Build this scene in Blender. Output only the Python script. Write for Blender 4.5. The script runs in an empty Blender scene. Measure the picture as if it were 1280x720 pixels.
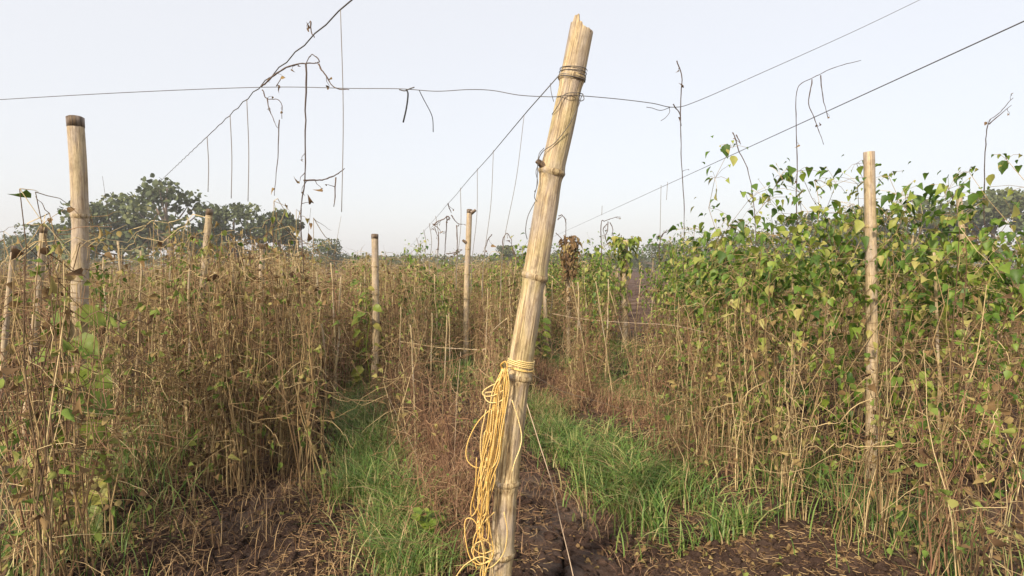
import bpy, math, random
import numpy as np
from mathutils import Vector, Matrix
PI = math.pi
C = bpy.context.scene.collection
R = np.random.default_rng(7)
random.seed(7)

# ------------------------------------------------------------------ camera, sky, sun, exposure
F = 690.0; EYE = 1.5; PITCH = math.atan(30 / F)
cam_d = bpy.data.cameras.new('camera'); cam = bpy.data.objects.new('camera', cam_d); C.objects.link(cam)
cam.location = (0, 0, EYE); cam.rotation_euler = (PI/2 - PITCH, 0, 0)
cam_d.sensor_width = 36; cam_d.lens = 36 * F / 1280; cam_d.clip_start = .05; cam_d.clip_end = 3000
bpy.context.scene.camera = cam
SUN_EL, SUN_ROT = math.radians(32), math.radians(212)
w = bpy.data.worlds.new("World"); bpy.context.scene.world = w; w.use_nodes = True
wn = w.node_tree.nodes; wl = w.node_tree.links
bg = wn['Background']
sky = wn.new('ShaderNodeTexSky'); sky.sky_type = 'NISHITA'; sky.sun_disc = False
sky.sun_elevation = SUN_EL; sky.sun_rotation = SUN_ROT; sky.air_density = 1.0; sky.dust_density = 4.0; sky.ozone_density = 1.0; sky.altitude = 50
# thin high haze veils the blue: the sky colour is washed towards an even pale milky tone
mixn = wn.new('ShaderNodeMix'); mixn.data_type = 'RGBA'; mixn.inputs[0].default_value = 0.66
mixn.inputs[7].default_value = (7.1, 7.0, 7.0, 1)
wl.new(sky.outputs[0], mixn.inputs[6]); wl.new(mixn.outputs[2], bg.inputs[0])
bg.inputs[1].default_value = 0.11
sun_d = bpy.data.lights.new('sun', 'SUN'); sun_d.energy = 3.8; sun_d.angle = math.radians(5); sun_d.color = (1, .87, .70)
sun = bpy.data.objects.new('sun', sun_d); C.objects.link(sun)
sd = Vector((math.sin(SUN_ROT)*math.cos(SUN_EL), math.cos(SUN_ROT)*math.cos(SUN_EL), math.sin(SUN_EL)))
sun.rotation_euler = sd.to_track_quat('Z', 'Y').to_euler(); sun.location = (0, -5, 8)
vs = bpy.context.scene.view_settings
vs.view_transform = 'Standard'; vs.look = 'None'; vs.gamma = 1; vs.use_curve_mapping = False; vs.exposure = 0.6

def at(px, py, Y):
    a = (px-640)/F; b = (360-py)/F
    y = b*math.sin(PITCH)+math.cos(PITCH); z = b*math.cos(PITCH)-math.sin(PITCH); t = Y/y
    return np.array([a*t, Y, EYE+z*t])

# ------------------------------------------------------------------ noise and ground height
def _hash(ix, iy, s):
    n = (ix.astype(np.int64)*374761393 + iy.astype(np.int64)*668265263 + s*974634777) & 0x7fffffff
    n = ((n ^ (n >> 13))*1274126177) & 0x7fffffff
    return ((n ^ (n >> 16)) & 0xffff)/65535.
def vnoise(x, y, s=0):
    ix = np.floor(x); iy = np.floor(y); fx = x-ix; fy = y-iy; fx = fx*fx*(3-2*fx); fy = fy*fy*(3-2*fy)
    a = _hash(ix, iy, s); b = _hash(ix+1, iy, s); c = _hash(ix, iy+1, s); d = _hash(ix+1, iy+1, s)
    return (a*(1-fx)+b*fx)*(1-fy)+(c*(1-fx)+d*fx)*fy
def fbm(x, y, s=0, o=4):
    r = 0; a = .5
    for k in range(o):
        r = r + a*vnoise(x*2**k, y*2**k, s+k); a *= .5
    return r
def voro(x, y, s=0):
    ix = np.floor(x); iy = np.floor(y); d1 = np.full(x.shape, 9.); d2 = np.full(x.shape, 9.)
    for i in (-1, 0, 1):
        for j in (-1, 0, 1):
            cx = ix+i; cy = iy+j
            px_ = cx+.1+.8*_hash(cx, cy, s); py_ = cy+.1+.8*_hash(cx, cy, s+5)
            d = np.hypot(px_-x, py_-y); nd1 = np.minimum(d1, d); d2 = np.minimum(d2, np.maximum(d1, d)); d1 = nd1
    return d2-d1
CT, ST = math.cos(math.radians(17)), math.sin(math.radians(17))
def uv(x, y): return CT*x+ST*y, -ST*x+CT*y
def xy(u, v): return CT*u-ST*v, ST*u+CT*v
ROWS = [-12.7, -10.8, -8.9, -7.0, -5.1, -3.2, -1.35, .6, 2.5, 4.4, 6.3, 8.2, 10.1, 12.]
def soil(x, y):
    x = np.asarray(x, float); y = np.asarray(y, float)
    u, v = uv(x, y)
    near = np.clip(1-(np.hypot(x, y)-25)/20, 0, 1)
    ph = (u-.6)/1.9
    h = .055*np.cos(2*PI*ph)*near
    h = h+.05*(fbm(x*1.3, y*1.3, 3)-.5)*near+.035*(fbm(x*7, y*7, 9)-.5)*np.clip(1-(y-8)/10, 0, 1)
    field = np.clip((y-13)/2, 0, 1)*np.clip((x-2.5)/1., 0, 1)*np.clip((60-y)/10, 0, 1)
    h = h*(1-field)+field*(.09*np.sin(y*2*PI/2.6+.6*np.sin(x*.4))+.12*(fbm(x*2, y*2, 33)-.5))
    far = np.clip((y-60)/300, 0, 1)
    return h+far*2.5*(fbm(x/90, y/90, 21)-.4)
def bareband(x, y):
    u = uv(x, y)[0]; return np.clip(1.5*np.exp(-((u-1.2)/.34)**2)+1.2*np.exp(-((u+.55)/.25)**2)+np.exp(-((u-3.2)/.2)**2), 0, 1)
def bare_mask(x, y): return bareband(x, y)*np.clip((7.5-y)/1.5, 0, 1)*np.clip(fbm(x*1.5, y*1.5, 71)*5-.8, 0, 1)
_soil0 = soil
def soil(x, y):
    x = np.asarray(x, float); y = np.asarray(y, float); h = _soil0(x, y); k = (y < 7.6) & (y > 1.5) & (np.abs(x) < 8)
    if not k.any(): return h
    X, Y = x[k], y[k]; wx = X+.10*(fbm(X*6, Y*6, 51)-.5); wy = Y+.10*(fbm(X*6+9, Y*6, 57)-.5); cr = voro(wx*4.2, wy*4.2, 3)
    crk = np.clip(1.15-cr/(.03+.10*fbm(X*9, Y*9, 93)), 0, 1)*np.clip(fbm(X*2.2, Y*2.2, 91)*9-2.6, 0, 1); bare = bare_mask(X, Y); nr = np.clip(6-Y, 0, 1)
    d = .028*np.clip(fbm(X*14, Y*14, 103)-.5, 0, 1)*4*(1-.85*bare)*nr-crk*.06*bare+.003*np.clip(cr, 0, .2)/.2*bare
    d = d+.034*(fbm(X*17, Y*17, 95)-.5)*nr*(1-.6*bare)+.03*(1-np.abs(2*fbm(X*3.3, Y*3.3, 97)-1))*nr
    h = h.copy(); h[k] = h[k]+d; return h
def gz(x, y): return float(soil(np.array([x]), np.array([y]))[0])

# ------------------------------------------------------------------ mesh builder
class MB:
    def __init__(s): s.v = []; s.f = {3: [], 4: []}; s.r = []; s.t = []; s.n = 0
    def add(s, v, f, rnd=0.5, tc=None):
        v = np.asarray(v, float).reshape(-1, 3); f = np.asarray(f)
        s.v.append(v); s.f[f.shape[1]].append(f+s.n)
        s.r.append(np.broadcast_to(np.asarray(rnd, float), (len(v),)))
        s.t.append(v if tc is None else np.asarray(tc, float).reshape(-1, 3)); s.n += len(v)
    def merge(s, o, M=None, rshift=0):
        V = np.concatenate(o.v); 
        if M is not None: V = V@M[:3, :3].T+M[:3, 3]
        k = s.n
        s.v.append(V); s.r.append(np.clip(np.concatenate(o.r)+rshift, 0, 1)); s.t.append(np.concatenate(o.t))
        for q in (3, 4):
            for f in o.f[q]: s.f[q].append(f+k)
        s.n += len(V)
    def mesh(s, name, mat, smooth=True):
        me = bpy.data.meshes.new(name); V = np.concatenate(s.v); me.vertices.add(len(V)); me.vertices.foreach_set('co', V.ravel())
        t = np.concatenate(s.f[3]) if s.f[3] else np.zeros((0, 3), int); q = np.concatenate(s.f[4]) if s.f[4] else np.zeros((0, 4), int)
        L = np.concatenate([t.ravel(), q.ravel()]).astype(np.int32)
        me.loops.add(len(L)); me.loops.foreach_set('vertex_index', L)
        me.polygons.add(len(t)+len(q))
        st = np.concatenate([np.arange(len(t))*3, len(t)*3+np.arange(len(q))*4]).astype(np.int32)
        me.polygons.foreach_set('loop_start', st)
        me.polygons.foreach_set('use_smooth', np.full(len(st), smooth))
        me.update(calc_edges=True); me.validate()
        if len(me.vertices) == len(V):
            a = me.attributes.new('rnd', 'FLOAT', 'POINT'); a.data.foreach_set('value', np.concatenate(s.r).astype(np.float32))
            a = me.attributes.new('tc', 'FLOAT_VECTOR', 'POINT'); a.data.foreach_set('vector', np.concatenate(s.t).astype(np.float32).ravel())
        me.materials.append(mat); return me
    def obj(s, name, mat, parent=None, smooth=True):
        o = bpy.data.objects.new(name, s.mesh(name, mat, smooth)); C.objects.link(o)
        if parent: o.parent = parent
        return o
def tag(o, label=None, cat=None, group=None, kind=None):
    if label: o['label'] = label
    if cat: o['category'] = cat
    if group: o['group'] = group
    if kind: o['kind'] = kind
    return o
def empty(name, loc, label, cat, group=None):
    o = bpy.data.objects.new(name, None); o.empty_display_size = .05; C.objects.link(o); o.location = loc
    return tag(o, label, cat, group)
def rebase(parent_loc, pts): return np.asarray(pts)-np.asarray(parent_loc)

def frames(P):
    P = np.asarray(P, float); T = np.gradient(P, axis=0); T /= np.linalg.norm(T, axis=1)[:, None]+1e-12
    a = np.array([0, 0, 1.]) if abs(T[0, 2]) < .9 else np.array([1., 0, 0])
    n = np.cross(T[0], a); n /= np.linalg.norm(n); N = [n]
    for k in range(1, len(P)):
        n = N[-1]-T[k]*np.dot(N[-1], T[k]); n /= np.linalg.norm(n)+1e-12; N.append(n)
    N = np.array(N); return T, N, np.cross(T, N)
def tube(mb, P, r, n=6, rnd=.5, cap=True, off=None, rough=None):
    P = np.asarray(P, float); K = len(P); r = np.broadcast_to(np.asarray(r, float), (K,))
    T, N, B = frames(P); a = np.arange(n)*2*PI/n
    s = np.concatenate([[0], np.cumsum(np.linalg.norm(np.diff(P, axis=0), axis=1))])
    rr = np.repeat(r[:, None], n, 1)
    if rough is not None: rr = rr*rough(a[None, :], s[:, None])
    V = P[:, None]+(N[:, None]*np.cos(a)[None, :, None]+B[:, None]*np.sin(a)[None, :, None])*rr[..., None]
    if off is not None: V = V+T[:, None]*off[..., None]
    tc = np.stack([np.cos(a)[None]*rr, np.sin(a)[None]*rr, np.repeat(s[:, None], n, 1)], -1)
    i = np.arange(K-1)[:, None]*n; j = np.arange(n)[None]; j2 = (j+1) % n
    f = np.stack([i+j, i+j2, i+n+j2, i+n+j], -1).reshape(-1, 4)
    V = V.reshape(-1, 3); tc = tc.reshape(-1, 3); base = mb.n
    mb.add(V, f, rnd, tc)
    if cap:
        V2 = np.array([P[0], P[-1]]); mb.v.append(V2); mb.r.append(np.full(2, float(np.mean(rnd)))); mb.t.append(np.array([[0, 0, 0], [0, 0, s[-1]]]))
        c0 = mb.n; mb.n += 2; jj = np.arange(n); j3 = (jj+1) % n
        mb.f[3].append(np.stack([jj*0+c0, base+j3, base+jj], -1)); e = base+(K-1)*n
        mb.f[3].append(np.stack([jj*0+c0+1, e+jj, e+j3], -1))
def cat(pts, m=8):
    P = np.asarray(pts, float); Q = np.vstack([2*P[0]-P[1], P, 2*P[-1]-P[-2]]); out = []
    for k in range(1, len(Q)-2):
        p0, p1, p2, p3 = Q[k-1], Q[k], Q[k+1], Q[k+2]
        for t in np.arange(m)/m:
            out.append(.5*((2*p1)+(-p0+p2)*t+(2*p0-5*p1+4*p2-p3)*t*t+(-p0+3*p1-3*p2+p3)*t**3))
    out.append(P[-1]); return np.array(out)
def tubes(mb, P, Rr, n=3, rnd=None):
    """N thin tubes at once: P[N,K,3], Rr[N,K]"""
    N, K = P.shape[:2]
    T = P[:, -1]-P[:, 0]; T /= np.linalg.norm(T, axis=1)[:, None]+1e-9
    a = np.where(np.abs(T[:, 2:3]) < .9, np.array([[0, 0, 1.]]), np.array([[1., 0, 0]]))
    A = np.cross(T, a); A /= np.linalg.norm(A, axis=1)[:, None]+1e-9; B = np.cross(T, A)
    th = np.arange(n)*2*PI/n
    V = P[:, :, None]+(A[:, None, None]*np.cos(th)[None, None, :, None]+B[:, None, None]*np.sin(th)[None, None, :, None])*Rr[:, :, None, None]
    idx = (np.arange(N)*K*n)[:, None, None]+(np.arange(K-1)*n)[None, :, None]; j = np.arange(n)[None, None]; j2 = (j+1) % n
    f = np.stack([idx+j, idx+j2, idx+n+j2, idx+n+j], -1).reshape(-1, 4)
    rn = np.repeat(R.random(N) if rnd is None else np.broadcast_to(rnd, (N,)), K*n)
    mb.add(V, f, rn)
def strips(mb, P, W, S, rnd=None):
    """N flat blades: P[N,K,3] centre line, W[N,K] half width, S[N,3] side vector"""
    N, K = P.shape[:2]
    V = np.stack([P-S[:, None]*W[..., None], P+S[:, None]*W[..., None]], 2)
    idx = (np.arange(N)*K*2)[:, None]+(np.arange(K-1)*2)[None]
    f = np.stack([idx, idx+1, idx+3, idx+2], -1).reshape(-1, 4)
    rn = np.repeat(R.random(N) if rnd is None else rnd, K*2)
    tc = np.stack([np.broadcast_to(np.linspace(0, 1, K)[None, :, None], (N, K, 2)), np.zeros((N, K, 2)), np.repeat(np.arange(N)[:, None, None]*.37, K, 1).repeat(2, 2)], -1)
    mb.add(V, f, rn, tc)
def unit(v): return v/(np.linalg.norm(v, axis=-1, keepdims=True)+1e-9)
LEAF_V = np.array([[0, 0, 0], [-.30, .10, .05], [-.46, .40, .10], [-.26, .72, .05], [0, 1, -.14], [.26, .72, .05], [.46, .40, .10], [.30, .10, .05], [0, .38, -.02], [0, .72, -.06]])
LEAF_F = np.array([[0, 8, 1, 1], [1, 8, 2, 2], [2, 8, 9, 3], [3, 9, 4, 4], [4, 9, 5, 5], [5, 9, 8, 6], [6, 8, 7, 7], [7, 8, 0, 0]])
LEAF_T = np.array([[0, 8, 1], [1, 8, 2], [2, 8, 9], [2, 9, 3], [3, 9, 4], [4, 9, 5], [5, 9, 8], [5, 8, 6], [6, 8, 7], [7, 8, 0]])
def leaves(mb, pos, D, Nn, size, rnd=None, curl=None):
    """leaf shapes: pos[N,3], D direction, Nn rough normal, size[N]"""
    N = len(pos); D = unit(D); X = unit(np.cross(D, Nn)); Z = np.cross(X, D)
    L = np.broadcast_to(LEAF_V, (N, 10, 3)).copy()
    if curl is not None: L[..., 2] += -curl[:, None]*(L[..., 1]**2); L[..., 2] += curl[:, None]*.8*np.abs(L[..., 0])
    V = pos[:, None]+(X[:, None]*L[..., 0:1]+D[:, None]*L[..., 1:2]+Z[:, None]*L[..., 2:3])*size[:, None, None]
    f = (np.arange(N)*10)[:, None, None]+LEAF_T[None]
    tc = L.copy(); tc[..., 2] += np.arange(N)[:, None]*.61
    mb.add(V, f.reshape(-1, 3), np.repeat(R.random(N) if rnd is None else rnd, 10), tc)

# ------------------------------------------------------------------ materials
def srgb(r, g, b):
    return tuple(((c/255)/12.92 if c/255 <= .04045 else ((c/255+.055)/1.055)**2.4) for c in (r, g, b))+(1,)
def newmat(name):
    m = bpy.data.materials.new(name); m.use_nodes = True; nt = m.node_tree; b = nt.nodes['Principled BSDF']; return m, nt, b
def ramp(nt, stops):
    r = nt.nodes.new('ShaderNodeValToRGB'); e = r.color_ramp.elements
    while len(e) < len(stops): e.new(.5)
    for k, (p, c) in enumerate(stops): e[k].position = p; e[k].color = c
    return r
def attr(nt, n):
    a = nt.nodes.new('ShaderNodeAttribute'); a.attribute_name = n; return a
def noise(nt, vec, scale, detail=4, sv=None, rough=.6):
    n = nt.nodes.new('ShaderNodeTexNoise'); n.inputs['Scale'].default_value = scale; n.inputs['Detail'].default_value = detail; n.inputs['Roughness'].default_value = rough
    if sv:
        mp = nt.nodes.new('ShaderNodeMapping'); mp.inputs['Scale'].default_value = sv; nt.links.new(vec, mp.inputs[0]); vec = mp.outputs[0]
    if vec: nt.links.new(vec, n.inputs[0])
    return n
def mix(nt, fac, a, b, mode='MIX'):
    m = nt.nodes.new('ShaderNodeMix'); m.data_type = 'RGBA'; m.blend_type = mode
    for s, v in ((0, fac), (6, a), (7, b)):
        if hasattr(v, 'is_linked') or isinstance(v, bpy.types.NodeSocket): nt.links.new(v, m.inputs[s])
        else: m.inputs[s].default_value = v
    return m.outputs[2]
def bump(nt, b, h, strength, dist):
    bp = nt.nodes.new('ShaderNodeBump'); bp.inputs['Strength'].default_value = strength; bp.inputs['Distance'].default_value = dist
    nt.links.new(h, bp.inputs['Height']); nt.links.new(bp.outputs[0], b.inputs['Normal'])

def bamboo_mat(name, lo, mid, hi, stain, grey=.6):
    m, nt, b = newmat(name); tc = attr(nt, 'tc').outputs['Vector']; L = nt.links
    n1 = noise(nt, tc, 95, 6, (1.6, 1.6, .035), .7); n2 = noise(nt, tc, 12, 4, (1, 1, .3)); n3 = noise(nt, tc, 230, 3, (1.5, 1.5, .07)); n4 = noise(nt, tc, 9, 4, (1.5, 1.5, .35)); n5 = noise(nt, tc, 420, 2, (1, 1, .5)); n6 = noise(nt, tc, 5, 2)
    r = ramp(nt, [(.40, lo), (.49, mid), (.58, hi)]); L.new(n1.outputs[0], r.inputs[0])
    r2 = ramp(nt, [(.5, (0, 0, 0, 1)), (.64, (.85, .85, .85, 1))]); L.new(n2.outputs[0], r2.inputs[0])
    c = mix(nt, r2.outputs[0], r.outputs[0], mix(nt, n1.outputs[0], stain, hi))
    r3 = ramp(nt, [(.58, (0, 0, 0, 1)), (.68, (.9, .9, .9, 1))]); L.new(n3.outputs[0], r3.inputs[0])
    gate = ramp(nt, [(.45, (.15, .15, .15, 1)), (.6, (1, 1, 1, 1))]); L.new(n6.outputs[0], gate.inputs[0])
    mm = nt.nodes.new('ShaderNodeMath'); mm.operation = 'MULTIPLY'; L.new(r3.outputs[0], mm.inputs[0]); L.new(gate.outputs[0], mm.inputs[1])
    c = mix(nt, mm.outputs[0], c, srgb(100, 80, 58))
    r4 = ramp(nt, [(.47, (0, 0, 0, 1)), (.62, (grey, grey, grey, 1))]); L.new(n4.outputs[0], r4.inputs[0])
    c = mix(nt, r4.outputs[0], c, srgb(164, 152, 144))
    r5 = ramp(nt, [(.70, (0, 0, 0, 1)), (.74, (.8, .8, .8, 1))]); L.new(n5.outputs[0], r5.inputs[0])
    c = mix(nt, r5.outputs[0], c, srgb(88, 70, 52))
    n7 = noise(nt, tc, 38, 6, (1, 1, .45), .75); r7 = ramp(nt, [(.38, (.62, .58, .52, 1)), (.52, (1, 1, 1, 1)), (.68, (1.12, 1.1, 1.06, 1))]); L.new(n7.outputs[0], r7.inputs[0]); c = mix(nt, .8, c, r7.outputs[0], 'MULTIPLY')
    L.new(c, b.inputs['Base Color']); b.inputs['Roughness'].default_value = .62
    ad = nt.nodes.new('ShaderNodeMath'); ad.operation = 'ADD'; L.new(n1.outputs[0], ad.inputs[0]); L.new(n3.outputs[0], ad.inputs[1])
    bump(nt, b, ad.outputs[0], .7, .004)
    return m
M = {}
M['bamboo'] = bamboo_mat('weathered_bamboo', srgb(108, 88, 60), srgb(174, 150, 110), srgb(210, 190, 148), srgb(148, 138, 80))
M['bamboo_node'] = bamboo_mat('bamboo_node', srgb(108, 88, 60), srgb(160, 138, 98), srgb(190, 170, 128), srgb(126, 112, 66))
M['bamboo_grey'] = bamboo_mat('greyed_bamboo', srgb(138, 118, 92), srgb(176, 154, 120), srgb(198, 178, 142), srgb(140, 128, 92))
M['bamboo_dark'] = bamboo_mat('old_bamboo_end', srgb(62, 48, 36), srgb(88, 70, 50), srgb(120, 98, 70), srgb(60, 50, 32))
M['stake'] = bamboo_mat('split_cane', srgb(126, 106, 74), srgb(164, 142, 102), srgb(192, 172, 130), srgb(138, 130, 84))
def simple(name, stops, rough=.7, tr=0., spec=.3, nscale=0, trc=None):
    m, nt, b = newmat(name); a = attr(nt, 'rnd'); r = ramp(nt, stops); nt.links.new(a.outputs['Fac'], r.inputs[0]); c = r.outputs[0]
    if nscale:
        n = noise(nt, attr(nt, 'tc').outputs['Vector'], nscale, 3)
        c = mix(nt, n.outputs[0], c, (.6, .55, .5, 1), 'MULTIPLY')
    nt.links.new(c, b.inputs['Base Color']); b.inputs['Roughness'].default_value = rough
    b.inputs['Specular IOR Level'].default_value = spec
    if tr:
        t = nt.nodes.new('ShaderNodeBsdfTranslucent'); nt.links.new(c, t.inputs[0]); ms = nt.nodes.new('ShaderNodeMixShader'); ms.inputs[0].default_value = tr
        nt.links.new(b.outputs[0], ms.inputs[1]); nt.links.new(t.outputs[0], ms.inputs[2]); nt.links.new(ms.outputs[0], nt.nodes['Material Output'].inputs[0])
    return m
M['dry'] = simple('dried_stem', [(0, srgb(88, 70, 50)), (.35, srgb(130, 106, 74)), (.7, srgb(166, 142, 100)), (1, srgb(206, 184, 138))], .8)
M['dryred'] = simple('dried_red_stem', [(0, srgb(90, 64, 50)), (.4, srgb(132, 98, 74)), (.8, srgb(160, 126, 94)), (1, srgb(190, 162, 124))], .8)
M['dryleaf'] = simple('dried_leaf', [(0, srgb(92, 70, 50)), (.35, srgb(140, 114, 76)), (.58, srgb(158, 144, 90)), (.74, srgb(126, 138, 66)), (1, srgb(100, 126, 54))], .85, .25)
M['leaf'] = simple('green_leaf', [(0, srgb(66, 98, 38)), (.45, srgb(108, 142, 50)), (.75, srgb(154, 174, 72)), (1, srgb(192, 184, 110))], .5, .35, .4, 3)
M['leafyellow'] = simple('yellow_green_leaf', [(0, srgb(96, 124, 46)), (.6, srgb(142, 160, 64)), (1, srgb(186, 178, 92))], .5, .35, .4, 3)
M['grass'] = simple('grass_blade', [(0, srgb(62, 92, 38)), (.42, srgb(104, 136, 60)), (.7, srgb(138, 154, 82)), (.86, srgb(176, 168, 112)), (1, srgb(188, 164, 122))], .5, .3, .4)
M['straw'] = simple('straw', [(0, srgb(96, 72, 52)), (.5, srgb(150, 118, 84)), (1, srgb(196, 168, 122))], .8)
M['tree'] = simple('tree_leaf', [(0, srgb(60, 72, 48)), (.5, srgb(88, 98, 60)), (.85, srgb(112, 118, 72)), (1, srgb(146, 132, 100))], .7, .2)
M['bark'] = simple('tree_bark', [(0, srgb(96, 84, 72)), (1, srgb(136, 120, 104))], .85)
M['wire'] = simple('dull_wire', [(0, srgb(66, 62, 60)), (1, srgb(96, 90, 84))], .5, 0, .5)
M['thread'] = simple('grey_thread', [(0, srgb(104, 98, 92)), (1, srgb(140, 132, 122))], .8)
M['pale_string'] = simple('pale_string', [(0, srgb(186, 164, 140)), (1, srgb(206, 186, 160))], .8, 0, .3, 300)
M['tape'] = simple('black_tape', [(0, srgb(30, 30, 32)), (1, srgb(44, 44, 46))], .5)
M['vine_dark'] = simple('dead_vine', [(0, srgb(70, 58, 52)), (1, srgb(104, 88, 76))], .85)
def rope_mat():
    m, nt, b = newmat('yellow_rope'); a = attr(nt, 'rnd'); r = ramp(nt, [(0, srgb(192, 150, 76)), (.5, srgb(216, 182, 106)), (1, srgb(234, 212, 152))]); nt.links.new(a.outputs['Fac'], r.inputs[0])
    wv = nt.nodes.new('ShaderNodeTexWave'); wv.inputs['Scale'].default_value = 70; wv.bands_direction = 'DIAGONAL'; nt.links.new(attr(nt, 'tc').outputs['Vector'], wv.inputs[0])
    c = mix(nt, wv.outputs['Fac'], r.outputs[0], srgb(190, 140, 60)); m2 = nt.nodes
    c = mix(nt, .35, r.outputs[0], c); nt.links.new(c, b.inputs['Base Color']); b.inputs['Roughness'].default_value = .5
    bump(nt, b, wv.outputs['Fac'], .4, .001); return m
M['rope'] = rope_mat()
def soil_mat():
    m, nt, b = newmat('red_brown_mud'); L = nt.links; g = nt.nodes.new('ShaderNodeNewGeometry').outputs['Position']
    n1 = noise(nt, g, 1.7, 7); n2 = noise(nt, g, 24, 6, None, .75); n3 = noise(nt, g, 130, 4, None, .8)
    r = ramp(nt, [(.3, srgb(66, 52, 47)), (.5, srgb(98, 79, 70)), (.72, srgb(134, 113, 99))]); L.new(n1.outputs[0], r.inputs[0])
    r2 = ramp(nt, [(.32, (.42, .38, .35, 1)), (.5, (.85, .83, .8, 1)), (.68, (1.25, 1.2, 1.12, 1))]); L.new(n2.outputs[0], r2.inputs[0])
    c = mix(nt, .9, r.outputs[0], r2.outputs[0], 'MULTIPLY')
    r5 = ramp(nt, [(.64, (0, 0, 0, 1)), (.70, (.7, .7, .7, 1))]); L.new(n3.outputs[0], r5.inputs[0]); c = mix(nt, r5.outputs[0], c, srgb(150, 124, 96))
    L.new(c, b.inputs['Base Color'])
    wet = attr(nt, 'rnd'); n4 = noise(nt, g, 2.6, 4); rr = ramp(nt, [(.45, (0, 0, 0, 1)), (.6, (1, 1, 1, 1))]); L.new(n4.outputs[0], rr.inputs[0])
    mu = nt.nodes.new('ShaderNodeMath'); mu.operation = 'MULTIPLY'; L.new(rr.outputs[0], mu.inputs[0]); L.new(wet.outputs['Fac'], mu.inputs[1])
    mr = nt.nodes.new('ShaderNodeMapRange'); mr.inputs[3].default_value = .95; mr.inputs[4].default_value = .34; L.new(mu.outputs[0], mr.inputs[0]); L.new(mr.outputs[0], b.inputs['Roughness'])
    ms = nt.nodes.new('ShaderNodeMapRange'); ms.inputs[3].default_value = .08; ms.inputs[4].default_value = .5; L.new(mu.outputs[0], ms.inputs[0]); L.new(ms.outputs[0], b.inputs['Specular IOR Level'])
    ad = nt.nodes.new('ShaderNodeMath'); ad.operation = 'ADD'; L.new(n2.outputs[0], ad.inputs[0]); L.new(n3.outputs[0], ad.inputs[1])
    bump(nt, b, ad.outputs[0], 1., .03); return m
M['soil'] = soil_mat()

# ------------------------------------------------------------------ ground: one sheet out to the horizon
def axis(lo, hi, step, far, g=1.13):
    mid = list(np.arange(lo, hi, step)); a = []; x = hi; s = step
    while x < far: a.append(x); s *= g; x += s
    a.append(far); b = []; x = lo-step; s = step
    while x > -far: b.append(x); s *= g; x -= s
    b.append(-far); return np.array(b[::-1]+mid+a)
gx = axis(-2.2, 2.4, .010, 900, 1.05); gy = axis(2.3, 5.6, .010, 900, 1.04)
X, Y = np.meshgrid(gx, gy)
Z = soil(X, Y)
bare = bare_mask(X, Y)
g = MB(); nx = len(gx); ii = (np.arange(len(gy)-1)*nx)[:, None]+np.arange(nx-1)[None]
g.add(np.stack([X, Y, Z], -1), np.stack([ii, ii+1, ii+nx+1, ii+nx], -1).reshape(-1, 4), bare.ravel())
tag(g.obj('ground', M['soil']), kind='structure')

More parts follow.
